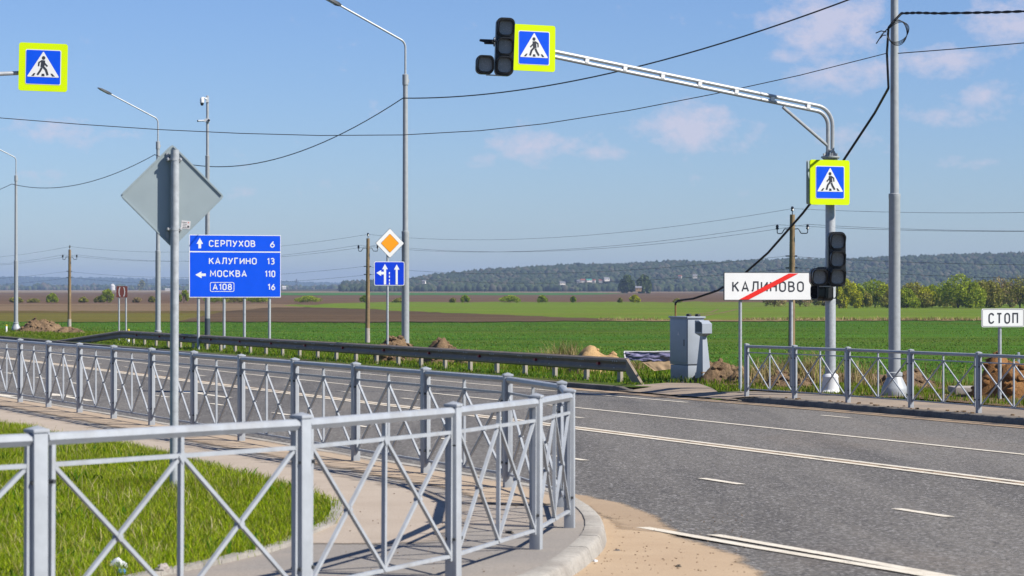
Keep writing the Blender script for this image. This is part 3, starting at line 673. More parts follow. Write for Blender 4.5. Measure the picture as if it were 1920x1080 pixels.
while t < tg1:
    o = gp0 if first else copy_child(gp0, grd); x,y = xy(sg+.05,t); o.location = Vector((x,y,zg(t)))-go; o.rotation_euler = (0,0,A-math.pi/2)
    for n_,(dx_,zz_) in enumerate(((-.16,.245),(-.04,.245),(.09,.245),(.0,.085))):
        if k > 24: break
        q = bt0 if first and n_ == 0 else copy_child(bt0, grd); x,y = xy(sg-.075,t+dx_); q.location = Vector((x,y,zg(t)+RZ+zz_))-go; q.rotation_euler = (0,0,A-math.pi/2)
    if k % 2 == 0:
        r = rf0 if first else copy_child(rf0, grd); x,y = xy(sg-.0,t+1); r.location = Vector((x,y,zg(t)+RZ))-go; r.rotation_euler = (0,0,A-math.pi/2)
    first = False; t += 2.0; k += 1
# ------------------------------------------------------------------ lettering (stroke capitals)
def arc(cx, cy, rx, ry, a0, a1, n=10): return [(cx+rx*math.cos(R(a0+(a1-a0)*k/n)), cy+ry*math.sin(R(a0+(a1-a0)*k/n))) for k in range(n+1)]
def glyph(c):
    w = .52
    if c in 'ОO0':
        w = .52 if c != '0' else .46; r = w/2; return w, [(arc(r,1-r,r,r,0,180)+arc(r,r,r,r,180,360), True)]
    if c == 'С': r = w/2; return w, [(arc(r,1-r,r,r,12,180)+arc(r,r,r,r,180,348), False)]
    if c == 'Е': return .46, [([(.46,1),(0,1),(0,0),(.46,0)],False),([(0,.53),(.40,.53)],False)]
    if c == 'Р': return .5, [([(0,0),(0,1)]+arc(.24,.72,.26,.28,90,-90)+[(0,.44)],False)]
    if c == 'П': return w, [([(0,0),(0,1),(w,1),(w,0)],False)]
    if c == 'У': return .54, [([(0,1),(.29,.36)],False),([(.54,1),(.22,.12),(.15,.02),(.02,0)],False)]
    if c == 'Х': return .54, [([(0,0),(.54,1)],False),([(0,1),(.54,0)],False)]
    if c == 'В': return .5, [([(0,0),(0,1)]+arc(.24,.77,.22,.23,90,-90)+[(0,.54)],False),([(0,.54)]+arc(.25,.27,.25,.27,90,-90)+[(0,0)],False)]
    if c == 'К': return .52, [([(0,0),(0,1)],False),([(.50,1),(0,.44)],False),([(.17,.62),(.53,0)],False)]
    if c == 'А': return .58, [([(0,0),(.29,1),(.58,0)],False),([(.1,.3),(.48,.3)],False)]
    if c == 'Л': return .56, [([(-.02,.02),(.08,.08),(.13,.3),(.17,1),(.56,1),(.56,0)],False)]
    if c == 'Г': return .42, [([(0,0),(0,1),(.42,1)],False)]
    if c == 'И': return w, [([(0,1),(0,0)],False),([(0,.1),(w,.9)],False),([(w,1),(w,0)],False)]
    if c == 'Н': return w, [([(0,0),(0,1)],False),([(w,0),(w,1)],False),([(0,.52),(w,.52)],False)]
    if c == 'М': return .66, [([(0,0),(.02,1),(.33,.3),(.64,1),(.66,0)],False)]
    if c == 'Т': return .5, [([(0,1),(.5,1)],False),([(.25,1),(.25,0)],False)]
    if c == '1': return .22, [([(0,.78),(.2,.98),(.2,0)],False)]
    if c == '3': return .44, [([(.02,.88)]+arc(.2,.77,.22,.23,120,-90)+[(.14,.54)],False),([(.14,.54)]+arc(.2,.27,.24,.27,90,-135),False)]
    if c == '6': return .46, [(arc(.23,.29,.23,.29,0,360,18)[:-1],True),([(.38,1),(.12,.62),(.0,.30)],False)]
    if c == '8': return .46, [(arc(.23,.76,.20,.24,0,360,16)[:-1],True),(arc(.23,.27,.23,.27,0,360,16)[:-1],True)]
    return .3, []
def ribbon(b, pts, closed, w, y, x0, z0, sx, sz):
    P = [Vector((x0+x*sx, z0+z*sz)) for x,z in pts]; n = len(P); V = []
    for i in range(n):
        a = P[i-1] if (i or closed) else None; c = P[(i+1)%n] if (i < n-1 or closed) else None
        d1 = (P[i]-a).normalized() if a is not None else None; d2 = (c-P[i]).normalized() if c is not None else None
        if d1 is None: d1 = d2
        if d2 is None: d2 = d1
        m = (d1+d2); m = m.normalized() if m.length > 1e-4 else d1; nn = Vector((-m.y,m.x)); k = min(1.8, 1/max(.35, abs(nn.dot(Vector((-d1.y,d1.x)))))); V += [P[i]+nn*w/2*k, P[i]-nn*w/2*k]
    vs = [(v.x,y,v.y) for v in V]; fs = [(2*i,2*i+1,(2*((i+1)%n))+1,2*((i+1)%n)) for i in range(n if closed else n-1)]
    b.add(vs, fs)
def text(b, s, x, z, h, width=None, w=.15, y=-.006, gap=.30, align='l'):
    gs = [glyph(c) for c in s]; hc = h*(1-w); tot = sum(g[0] for g in gs)+gap*(len(gs)-1); sx = hc
    if width: sx = (width-w*h)/tot
    if align == 'r': x = x-tot*sx-w*h/2
    elif align == 'c': x = x-tot*sx/2
    else: x = x+w*h/2
    for g in gs:
        for j,(pts,cl) in enumerate(g[1]): ribbon(b, pts, cl, w*h, y-.0008*j, x, z+w*h/2, sx, hc)
        x += (g[0]+gap)*sx
def rrect(cx, cz, w, h, r, n=5):
    out = []
    for (sx,sz,a) in ((1,1,0),(-1,1,90),(-1,-1,180),(1,-1,270)): out += arc(cx+sx*(w/2-r), cz+sz*(h/2-r), r, r, a, a+90, n)
    return out
def plate(b, cx, cz, w, h, r=.03, y0=0, y1=.02): return b.prism(rrect(cx,cz,w,h,r), y0, y1)
def flat(b, pts, y): b.add([(x,y,z) for x,z in pts], [tuple(range(len(pts)))]) if sum(pts[i][0]*pts[(i+1)%len(pts)][1]-pts[(i+1)%len(pts)][0]*pts[i][1] for i in range(len(pts))) > 0 else b.add([(x,y,z) for x,z in pts[::-1]], [tuple(range(len(pts)))])
# pedestrian crossing sign
def ped_sign(center, label, mirror=False, size=.93, rz=0, roll=0):
    t = thing('pedestrian_crossing_sign', label, 'road sign', center, rz, 'yellow-bordered pedestrian crossing signs'); t.rotation_euler = (0,roll,rz)
    b = MB(); plate(b, 0,0,size,size,.05,-.004,.035); b.build('border_plate', M['yellow'], t)
    b = MB(); q = size*.73; flat(b, rrect(0,0,q,q,.035), -.008); b.build('white_edge', M['white'], t)
    b = MB(); q = size*.70; flat(b, rrect(0,0,q,q,.028), -.011); b.build('blue_field', M['blue'], t)
    mx = -1 if mirror else 1; f = lambda x,z: ((x-.5)*q*mx, (z-.5)*q)
    b = MB(); tri = [f(*p) for p in ((.49,.955),(.51,.955),(.96,.225),(.95,.205),(.05,.205),(.04,.225))]; flat(b, tri, -.014); b.build('triangle', M['white'], t)
    b = MB(); flat(b, [f(.507+.052*math.cos(a*.3927),.775+.055*math.sin(a*.3927)) for a in range(16)], -.017)
    st_ = [([(.50,.705),(.475,.50)],.115),([(.465,.695),(.375,.635),(.365,.525)],.042),([(.53,.63),(.565,.585),(.625,.525)],.045),([(.495,.52),(.585,.42),(.635,.265)],.062),([(.46,.49),(.42,.40),(.335,.27)],.058)]
    for k,(pp,w) in enumerate(st_): ribbon(b, [f(*p) for p in pp], False, w*q, -.017-.0006*k, 0,0,1,1)
    b.build('walking_figure', M['ink'], t, ang=0); b = MB()
    for qd in ([(.225,.315),(.275,.315),(.235,.232),(.155,.232)],[(.46,.305),(.535,.305),(.545,.232),(.45,.232)],[(.715,.315),(.765,.315),(.845,.232),(.765,.232)]): flat(b, [f(*p) for p in qd], -.017)
    b.build('crossing_stripes', M['ink'], t, ang=0)
    [MB().box((0,.05,dz),(.5,.03,.04)).build('bracket', M['galv'], t) for dz in (.15,-.15)]; return t
# traffic light
SEC = .375
def lightsection(b_vis, b_lens, cx, cz):
    o = rrect(cx,cz,.325,.335,.10); i = rrect(cx,cz,.275,.285,.09); zz = lambda z: -.10-.05-.15*smooth(-.17,.16,z-cz)
    b_vis.ring(o, i, zz, zz, -.10); flat(b_lens, rrect(cx,cz,.278,.288,.09), -.108)
def traffic_light(center, label, side=None, rz=0, roll=0):
    t = thing('traffic_light', label, 'traffic light', center, rz, 'unlit traffic lights'); t.rotation_euler = (0,roll,rz)
    hs = [MB()]; hs[0].prism(rrect(0,0,.37,3*SEC+.03,.11,6), -.10, .12); hs[0].build('housing', M['black'], t, ang=25)
    for k in (1,0,-1):
        v, l = MB(), MB(); lightsection(v, l, 0, k*SEC); l.build('lens', M['lens'], t, ang=0); v.build('visor', M['black'], t)
    for z in (.45,-.45): MB().box((.0,.17,z),(.06,.14,.05)).build('bracket', M['black'], t)
    if side:
        sx = side; h = MB().prism(rrect(sx*.385,-SEC,.36,.375,.11,6), -.10,.10).build('side_section', M['black'], t, ang=25)
        v, l = MB(), MB(); lightsection(v, l, sx*.385, -SEC); l.build('lens', M['lens'], h, ang=0); v.build('visor', M['black'], h)
        MB().box((sx*.19,0,-SEC-.2),(.32,.08,.02)).build('link_plate', M['galv'], h)
    return t
# ------------------------------------------------------------------ masts
def polyarc(pts, r, n=8):            # round the inner corners of a polyline
    pts = [Vector(p) for p in pts]; out = [pts[0]]
    for a,b,c in zip(pts, pts[1:], pts[2:]):
        d1 = (a-b).normalized(); d2 = (c-b).normalized(); ang = d1.angle(d2); k = r/math.tan(ang/2); p0 = b+d1*k; p1 = b+d2*k; bis = (d1+d2).normalized(); o = b+bis*(r/math.sin(ang/2)); u = p0-o; v = p1-o; th = u.angle(v)
        out += [o+(u*math.sin((1-i/n)*th)+v*math.sin(i/n*th))/math.sin(th) for i in range(n+1)]
    return out+[pts[-1]]
def signal_mast(base, rz, L, z_bend, z_end, label, gz, tip=0):
    t = thing('signal_mast', label, 'signal mast', base, rz, 'cantilever signal masts')
    b = MB().lathe([(.235,0),(.24,.05),(.19,.10),(.165,.34),(.175,.37),(.15,.42),(.115,.44)], 20); b.build('base_cover', M['whitepaint'], t)
    MB().lathe([(.115,.42),(.112,3.1),(.108,3.12),(.105,z_bend-1.05)], 18).build('pole', M['galv'], t)
    zf_ = z_bend-1.05; fl = MB(); fl.lathe([(.105,zf_-.18),(.16,zf_-.03),(.20,zf_),(.20,zf_+.03),(.10,zf_+.04)], 16)
    for k in range(6):
        a = k*1.047; fl.tube([(.165*math.cos(a),.165*math.sin(a),zf_-.03),(.165*math.cos(a),.165*math.sin(a),zf_+.09)], .016, 6)
        fl.add([(.06*math.cos(a),.06*math.sin(a),zf_+.03),(.18*math.cos(a),.18*math.sin(a),zf_+.03),(.06*math.cos(a),.06*math.sin(a),zf_+.2)], [(0,1,2)])
    fl.build('flange', M['galv_dark'], t)
    # arm runs along local -x
    up = polyarc([(.05,0,zf_),(.05,0,z_bend),(-L,0,z_end)], .42); lo = polyarc([(-.06,0,zf_),(-.06,0,z_bend-.10),(-L+tip,0,z_end-.108-(z_end-z_bend)/L*tip)], .32)
    MB().tube(up, .042, 10).build('upper_tube', M['arm_steel'], t); MB().tube(lo, .042, 10).build('lower_tube', M['arm_steel'], t)
    sl2 = (z_end-z_bend)/L; bx = -1.15
    MB().tube([(-.06,0,zf_+.25),(bx,0,z_bend-.155-.02+sl2*-bx)], .035, 8).build('brace', M['arm_steel'], t)
    b = MB(); x = -.55; m = Matrix.Rotation(math.atan2(z_end-z_bend, L), 3, 'Y')
    while x > -L+.1+tip: MB().box((x,0,z_bend-.054+sl2*-x),(.085,.094,.085), m).build('spacer', M['whitepaint'], t); x -= .86
    MB().box((.0,0,zf_+.15),(.13,.1,.06)).build('spacer', M['arm_steel'], t)
    return t
dM = 51.6; mb = at(1557,742,dM); mz = zv(mb.x,mb.y)
ARM = math.atan2(Ny,Nx)              # local -x points across the road
zb_ = at(1540,203,51.5).z-mz; Lm = 7.75; ze_ = at(1001,97,48.9).z+.10-mz+.13
mast = signal_mast((mb.x,mb.y,mz), ARM, Lm, zb_, ze_, 'grey signal mast on the far pavement with twin-tube arm over the road', 0)
# torn sticker on the mast
b = MB(); 
for k in range(8):
    pass
pts = [];
a0 = R(195)-ARM
V = []; 
for i in range(9):
    z = 1.98+.45*i/8
    for a in (a0, a0+.35+.25*math.sin(i*.8), a0+.75+.3*math.sin(i*.7+.3)*(1 if 0<i<8 else -.8)): V.append((.1135*math.cos(a),.1135*math.sin(a),z))
b.add(V, [(i*3+k,i*3+k+1,i*3+k+4,i*3+k+3) for i in range(8) for k in range(2)]); b.build('torn_sticker', M['sticker'], mast)
def armp(l, dz=0): return Vector((mb.x-Nx*l, mb.y-Ny*l, mz+zb_+(ze_-zb_)*l/Lm+dz))
ps = at(1001,90,48.6); ped_sign(ps, 'crossing sign on the mast arm, beside the overhead traffic light', True, .93, R(22), R(.5))
tl_ = at(946,88,48.3); traffic_light(tl_, 'overhead traffic light at the end of the mast arm', -1, R(6), R(2.0))
# hood of the light facing the other way, seen edge-on left of the overhead head
h = thing('rear_signal_hood', 'small black signal hood jutting out left of the overhead traffic light', 'signal hood', at(932,79,48.7), R(-70))
b = MB(); b.ring(rrect(0,0,.10,.10,.04), rrect(0,0,.085,.085,.035), lambda z: -.26-.10*(z>0), lambda z: -.26-.10*(z>0), 0); b.build('visor', M['black'], h); MB().prism(rrect(0,0,.11,.11,.03), 0, .12).build('housing', M['black'], h)
ped_sign(at(1556,342,51.2), 'crossing sign fixed to the signal mast above the railing', True, .95, R(22))
# sign facing the cross road, seen from its edge
t = thing('road_sign', 'grey-backed sign seen edge-on behind the mast crossing sign', 'road sign', at(1524,343,51.75), R(68)); MB().prism(rrect(0,0,.93,.93,.05),-.02,.02).build('panel', M['back'], t); MB().box((0,-.05,0),(.06,.06,.6)).build('bracket', M['galv_dark'], t)
traffic_light(at(1568,486,51.1), 'traffic light low on the signal mast, three dark lenses', -1, R(3))
# pedestrian signal facing along the crossing
t = thing('pedestrian_signal', 'black pedestrian signal seen side-on below the low traffic light', 'pedestrian signal', at(1543,532,51.5), R(-62))
MB().prism(rrect(0,0,.34,.72,.08,6), -.05,.15).build('housing', M['black'], t, ang=25)
for dz in (.175,-.175):
    v, l = MB(), MB(); v.ring(rrect(0,dz,.30,.31,.09), rrect(0,dz,.26,.27,.08), lambda z: -.22, lambda z: -.22, -.05); v.build('visor', M['black'], t); flat(l, rrect(0,dz,.265,.275,.08), -.055); l.build('lens', M['lens'], t, ang=0)
b = MB(); b.tube([(.05,.1,-.3),(.2,.18,-.31),(.24,.2,-.2),(.24,.2,-.02)], .014, 8); b.build('bracket', M['black'], t)
# left mast
lm = at(81,126,47.8); lp = Vector((lm.x-Nx*4.6+.02, lm.y-Ny*4.6+.22, 0)); lz = zw(lp.x,lp.y)
signal_mast((lp.x,lp.y,lz), ARM+math.pi, 4.55, lm.z-.09-lz-.35, lm.z-.075-lz, 'grey signal mast whose arm tip carries the left crossing sign', 0, .9)
ped_sign(lm, 'crossing sign on an arm tip reaching in from the left edge', False, .95, R(14), R(1))
# ------------------------------------------------------------------ street lamps
def lamp(x, y, label, group='street lamps along the far verge', proto=None):
    z = zv(x,y)
    if proto:
        r = proto.copy(); C.objects.link(r); r.location = (x,y,z); r['label'] = label
        for ch in proto.children:
            c = ch.copy(); C.objects.link(c); c.parent = r
            for g in ch.children: e = g.copy(); C.objects.link(e); e.parent = c
        return r
    t = thing('street_lamp', label, 'street lamp', (x,y,z), ARM, group)
    MB().lathe([(.25,-.05),(.27,0),(.27,.16),(.255,.2),(.15,.42),(.165,.44),(.165,.5),(.13,.52)], 24).build('base', M['galv_dark'], t)
    MB().lathe([(.125,.5),(.118,4.1),(.122,4.12),(.122,4.2),(.09,4.21)], 20).build('lower_shaft', M['galv_dark'], t)
    MB().lathe([(.092,4.15),(.078,8.9),(.098,8.92),(.098,9.25),(.06,9.27)], 18).build('upper_shaft', M['galv_dark'], t)
    arm = polyarc([(0,0,9.0),(0,0,10.3),(-2.2,0,11.38)], .28); a = MB().tube(arm, .034, 10); a.build('arm', M['galv'], t)
    m = Matrix.Rotation(math.atan2(1.08,2.2), 3, 'Y'); d = Vector((-2.2,0,1.08)).normalized(); c = Vector((-2.2,0,11.38))+d*.32
    b = MB(); b.add([m @ Vector(p)+c for p in [(-.36,-.08,-.03),(-.20,-.13,-.045),(.20,-.13,-.05),(.30,-.05,-.035),(.30,.05,-.035),(.20,.13,-.05),(-.20,.13,-.045),(-.36,.08,-.03),
        (-.36,-.07,-.005),(-.20,-.12,.03),(.20,-.11,.05),(.34,-.04,.04),(.34,.04,.04),(.20,.11,.05),(-.20,.12,.03),(-.36,.07,-.005)]], [tuple(range(7,-1,-1)), tuple(range(8,16))]+[(i,(i+1)%8,(i+1)%8+8,i+8) for i in range(8)])
    lh = b.build('lamp_head', M['lamp_black'], t); MB().box(c+m@Vector((-.05,0,-.054)),(.34,.18,.008), m).build('diffuser', M['lens'], lh)
    MB().box((.1,0,9.05),(.05,.05,.1)).build('sleeve_bolt', M['galv_dark'], t)
    return t
P0 = (7.91,50.0); Pq = [(-3.44,78),(-16.4,112),(-29.5,143.8)]
lp0 = lamp(*P0, 'thick street lamp rising out of the top right, cable coil tied to it')
lamp(*Pq[0], 'street lamp behind the orange diamond sign, its arm highest in view', proto=lp0)
lamp(*Pq[1], 'street lamp left of the camera pole, behind the bare-backed diamond sign', proto=lp0)
lamp(*Pq[2], 'leftmost street lamp, next to a heap of clods', proto=lp0)
# ------------------------------------------------------------------ cables
def cable(name, pts, r, label, group=None, mat='rubber', cat='cable', n=6):
    o = MB().tube(pts, r, n).build(name, M[mat], ang=80); return tag(o, label, cat, group)
def sagline(p, q, sag, n=28):
    p, q = Vector(p), Vector(q); return [p.lerp(q,k/n)-Vector((0,0,sag*4*(k/n)*(1-k/n))) for k in range(n+1)]
zat = at(750,184,78).z
p0 = Vector((P0[0]-.1,P0[1],at(1677,-30,P0[1]).z)); p1 = Vector((Pq[0][0]-.08,Pq[0][1],zat)); p2 = at(290,290,112); p3 = at(22,345,143.8); p4 = at(-200,390,178)
for a, b_, sg_, l in ((p0,p1,.62,'twisted overhead cable from the lamp by the diamond sign up past the mast arm'),(p1,p2,1.25,'overhead cable between the two middle street lamps'),(p2,p3,.75,'overhead cable between the two left street lamps'),(p3,p4,.6,'overhead cable leaving the leftmost street lamp')):
    cable('overhead_cable', sagline(a,b_,sg_), .018, l, 'overhead cables between street lamps')
q0 = at(1662,100,49.90)
pp = [(1662,100),(1500,141),(1340,176),(1180,207),(1020,232),(900,245),(755,253),(600,254),(450,250),(300,243),(150,233),(0,221),(-200,203)]
cable('overhead_wire', [at(x,y,49.90+(1662-x)/1862*8) for x,y in pp], .009, 'thin wire crossing the whole sky below the lamp cable', mat='wire', cat='wire')
cable('overhead_wire', [at(x,y,49.90-(x-1680)/300*4) for x,y in ((1684,100),(1800,91),(1925,80),(2200,52))], .010, 'thin wire running right from the thick lamp pole', mat='wire', cat='wire')
tw = [(1690,25),(1720,24),(1760,25),(1820,24),(1870,23),(1925,21),(2300,8)]
o = MB()
base_ = [at(x,y,49.70-(x-1680)/300*4) for x,y in tw]; fine_ = []
for i in range(len(base_)-1):
    for k in range(14): fine_.append(base_[i].lerp(base_[i+1], k/14))
for ph in (0, math.pi): o.tube([p+Vector((0,.013*math.sin(i*.62+ph),.013*math.cos(i*.62+ph))) for i,p in enumerate(fine_)], .017, 6)
tag(o.build('twisted_cable', M['rubber'], ang=80), 'twisted black cable running right from the top of the thick lamp pole', 'cable')
cable('drop_cable', polyarc([at(1690,25,49.80),at(1676,40,49.75),at(1666,52,49.70),at(1663,100,49.75),at(1666,165,49.78),at(1640,212,51.6),at(1580,303,53),at(1505,400,54.8),at(1440,474,56.5),at(1390,518,57.6),at(1345,545,58.3),at(1300,560,58.8),at(1272,563.5,59.3),at(1266.5,568,59.5),at(1266.5,572,59.5)], .05, 4), .027, 'thick black cable dropping from the lamp pole to the grey cabinet')
cl = MB()
for k in range(4):
    c = at(1683,61,49.62); rx, rz_ = .19+.012*k, .265-.02*k; cl.tube([c+Vector((rx*math.cos(a*.2618),-.02*k+.03*math.sin(a*.5+k),rz_*math.sin(a*.2618+.1*k))) for a in range(25)], .008, 5)
for (a,b_) in (((1664,54),(1643,82)),((1662,60),(1642,62)),((1661,66),(1650,72))): cl.tube([at(*a,49.60),at((a[0]+b_[0])/2,(a[1]+b_[1])/2-3,49.60),at(*b_,49.60)], .012, 5)
tag(cl.build('cable_coil', M['rubber'], ang=80), 'loose coil of black cable tied to the thick lamp pole', 'cable coil')
for py in (51,57,165): pass
# ------------------------------------------------------------------ wooden power poles and their lines
pp_ = [at(130,540,195), at(689,540,151), at(1484,540,102)]; stp = pp_[2]-pp_[1]
pp_ = [pp_[0]*2-pp_[1]]+pp_+[pp_[2]+stp]
labs = ['wooden power pole beyond the left edge','leftmost wooden power pole, standing in the green field','wooden power pole left of the orange diamond sign','wooden power pole behind the struck-through place-name sign','wooden power pole beyond the right edge']
HP = 6.5; INS = []
proto_pole = None
for i, (p, l) in enumerate(zip(pp_, labs)):
    if i in (0,4):
        INS.append(Vector((p.x,p.y,HC-3.4))); continue
    z = HC-3.4
    if proto_pole is None:
        t = thing('power_pole', l, 'power pole', (p.x,p.y,z), R(-22), 'wooden power poles across the field')
        MB().tube([(0,0,-.3),(.02,0,3),(.04,0,HP)], [.15,.13,.105], 12).build('pole', M['wood'], t); MB().lathe([(.158,0),(.152,.9)], 12).build('concrete_foot', M['concrete'], t)
        for k,(x,zz) in enumerate(((.04,HP+.22),(-.62,HP-.55),(.7,HP-.55))):
            b = MB()
            if k == 0: b.tube([(.04,0,HP-.1),(.04,0,HP+.16)], .02, 6)
            else: sgn = -1 if x < 0 else 1; b.tube(polyarc([(.04,0,HP-.62),(sgn*.3,0,HP-.60),(sgn*.42,0,HP-.80),(x,0,HP-.80),(x,0,HP-.60)], .06,4), .02, 6)
            br = b.build('hook', M['wire'], t); MB().lathe([(.05,0),(.075,.03),(.05,.09),(.07,.12),(.045,.2)], 10, (x,0,zz-.08)).build('insulator', M['glass_dark'], br)
        for dz in (1.75, 2.25): MB().box((.0,0,HP-dz),(.5,.05,.05)).build('lower_bracket', M['wire'], t)
        proto_pole = t
    else:
        t = proto_pole.copy(); C.objects.link(t); t.location = (p.x,p.y,z); t['label'] = l
        for ch in proto_pole.children:
            c = copy_child(ch, t)
            for g in ch.children: copy_child(g, c)
    INS.append(Vector((p.x,p.y,z)))
m = Matrix.Rotation(R(-22),3,'Z'); offs = [((.04,0,HP+.25),'top'),((-.62,0,HP-.42),'left-hand'),((.7,0,HP-.42),'right-hand'),((-.25,0,HP-1.75),'upper low'),((.25,0,HP-2.25),'lowest')]
spn = ['left of the leftmost wooden pole','between the left and middle wooden poles','between the middle and right wooden poles','right of the wooden pole behind the place-name sign']
for o, nm in offs:
    for k in range(4):
        a = INS[k]+m@Vector(o); q = INS[k+1]+m@Vector(o); cable('power_line', sagline(a,q,.75 if o[2] > 5.5 else .6,24), .007, f'{nm} power line wire {spn[k]}', 'wires of the wooden pole line', 'wire', 'wire', 5)
# ------------------------------------------------------------------ signs on posts
def post(b, x, r, z0, z1, n=12, y=.05): b.tube([(x,y,z0),(x,y,z1)], r, n)
# back of the diamond sign, near
dD = 22.7; q = at(326,895,dD); gz = zw(q.x,q.y); t = thing('diamond_sign', 'bare metal back of a diamond sign on a near galvanised post', 'road sign', (q.x,q.y,gz), R(12))
ppx = dD/F; ctr = at(324,367,dD); cz = ctr.z-gz
MB().tube([(-.0,0,-.3),(.01,0,at(327,281,dD).z-gz)], .040, 20).build('post', M['galv'], t)
hd = .488; r_ = .05; cx = -.01
dia = []
for k, (ax, az_) in enumerate(((1,0),(0,1),(-1,0),(0,-1))):
    bx_, bz_ = -az_, ax; dia += [(cx+ax*hd*.985-bx_*.03-ax*.02, cz+az_*hd*.985-bz_*.03-az_*.02),(cx+ax*hd*.985, cz+az_*hd*.985),(cx+ax*hd*.985+bx_*.03-ax*.02, cz+az_*hd*.985+bz_*.03-az_*.02)]
MB().prism(dia, .062, .064).build('panel', M['back'], t)
b = MB(); e = .93
for (a,b_) in (((1,0),(0,1)),((0,1),(-1,0)),((-1,0),(0,-1)),((0,-1),(1,0))):
    p_ = Vector((cx+hd*(a[0]*.955+b_[0]*.02), +.055, cz+hd*(a[1]*.955+b_[1]*.02))); q_ = Vector((cx+hd*(b_[0]*.955+a[0]*.02), +.055, cz+hd*(b_[1]*.955+a[1]*.02))); b.bar(p_, q_, .012)
b.build('folded_rim', M['back'], t)
for zz in (at(0,299,dD).z-gz, at(0,430,dD).z-gz):
    b = MB(); b.lathe([(.044,-.012),(.044,.012)], 16, (.005,0,zz)); b.box((.005,.045,zz),(.14,.02,.03))
    cb = b.build('clamp', M['galv'], t)
    b = MB()
    for sx in (-.055,.062): b.lathe([(.004,-.016),(.013,-.008),(.013,.008),(.004,.016)], 10, (sx,-.01,zz))
    b.build('bolt', M['bolt'], cb)
for zz in (at(0,292,dD).z-gz, at(0,441,dD).z-gz): MB().box((-.055,.055,zz),(.025,.012,.06)).build('hanger', M['galv'], t)
stk = MB(); m2 = Matrix.Rotation(R(6),3,'Y'); sc_ = at(349,421,dD); stk.box((sc_.x-q.x,.0605,sc_.z-gz),(.085,.002,.075), m2); so_ = stk.build('sticker', M['sticker'], t)
b = MB()
for k in range(4): b.box((sc_.x-q.x-.012+.004*(k%2),.0592,sc_.z-gz+.022-.016*k),(.045-.008*(k%3),.001,.005), m2)
b.box((sc_.x-q.x+.024,.0590,sc_.z-gz-.018),(.018,.001,.018), m2); b.build('print', M['ink'], so_)
b = MB(); b.prism([(sc_.x-q.x+.018,sc_.z-gz+.016),(sc_.x-q.x+.034,sc_.z-gz+.014),(sc_.x-q.x+.027,sc_.z-gz+.028)], .0588,.0596); b.build('print', M['stickerred'], so_)
# big blue direction sign
dB = 95.0; q = at(441,657,dB); gz = zv(q.x,q.y); t = thing('direction_sign', 'big blue direction sign with white town names on four grey posts', 'direction sign', (q.x,q.y,gz), R(20))
k_ = dB/F; X = lambda px: (px-441)*k_/math.cos(R(20)); Z = lambda py: HC+(540-py)*k_-gz
def bx2(b, x0, y0, x1, y1, r, yy, y1_=None): 
    pts = rrect((X(x0)+X(x1))/2,(Z(y0)+Z(y1))/2,X(x1)-X(x0),Z(y0)-Z(y1),r)
    if y1_ is None: flat(b, pts, yy)
    else: b.prism(pts, yy, y1_)
b = MB(); bx2(b,358.7,440.5,523.6,557.8,.02,0,.03); b.build('white_edge', M['white'], t)
b = MB(); bx2(b,360,441.8,522.6,471,.01,-.004); bx2(b,360,473.4,522.6,556.4,.01,-.004); b.build('blue_panel', M['blue'], t)
U2 = lambda u, v: (X(340+u*200/1543), Z(430+v*140/1080))
b = MB(); zz = lambda v: U2(0,v)[1]; xx = lambda u: U2(u,0)[0]
def line(s, u0, u1, vt, vb): b = MB(); text(b, s, xx(u0), zz(vb), zz(vt)-zz(vb), xx(u1)-xx(u0), .155, -.008); b.build('distance' if s.isdigit() else 'town_name' if s[-1].isalpha() else 'road_number', M['white'], t, ang=0)
line('СЕРПУХОВ',415,1058,158,255); line('6',1265,1330,165,262); line('КАЛУГИНО',415,1078,410,508); line('13',1222,1328,412,508); line('МОСКВА',430,940,592,690); line('110',1192,1338,594,692); line('А108',467,733,786,880); line('16',1232,1336,786,880)
flat(b, [U2(*p) for p in ((290,127),(335,213),(308,213),(308,278),(271,278),(271,213),(245,213))], -.008); b.build('arrow', M['white'], t, ang=0); b = MB()
flat(b, [U2(*p) for p in ((228,658),(312,610),(312,640),(373,640),(373,677),(316,677),(312,708))], -.008); b.build('arrow', M['white'], t, ang=0); b = MB()
fr_o = [U2(u,v) for u,v in rrect(598,833,336,138,25)]; fr_i = [U2(u,v) for u,v in rrect(598,833,320,122,19)]
n_ = len(fr_o); b.add([(x,-.008,z_) for x,z_ in fr_o]+[(x,-.008,z_) for x,z_ in fr_i], [(i,(i+1)%n_,(i+1)%n_+n_,i+n_) for i in range(n_)])
b.build('road_number_frame', M['white'], t, ang=0)
for px in (376,422,458.5,504): post(b := MB(), X(px), .055, -.2, Z(445), 12, .09); b.build('post', M['galv'], t)
b = MB()
for py in (460,500,540): b.box((X(441),.05,Z(py)),(X(520)-X(362),.035,.05))
b.build('rail', M['galv'], t)
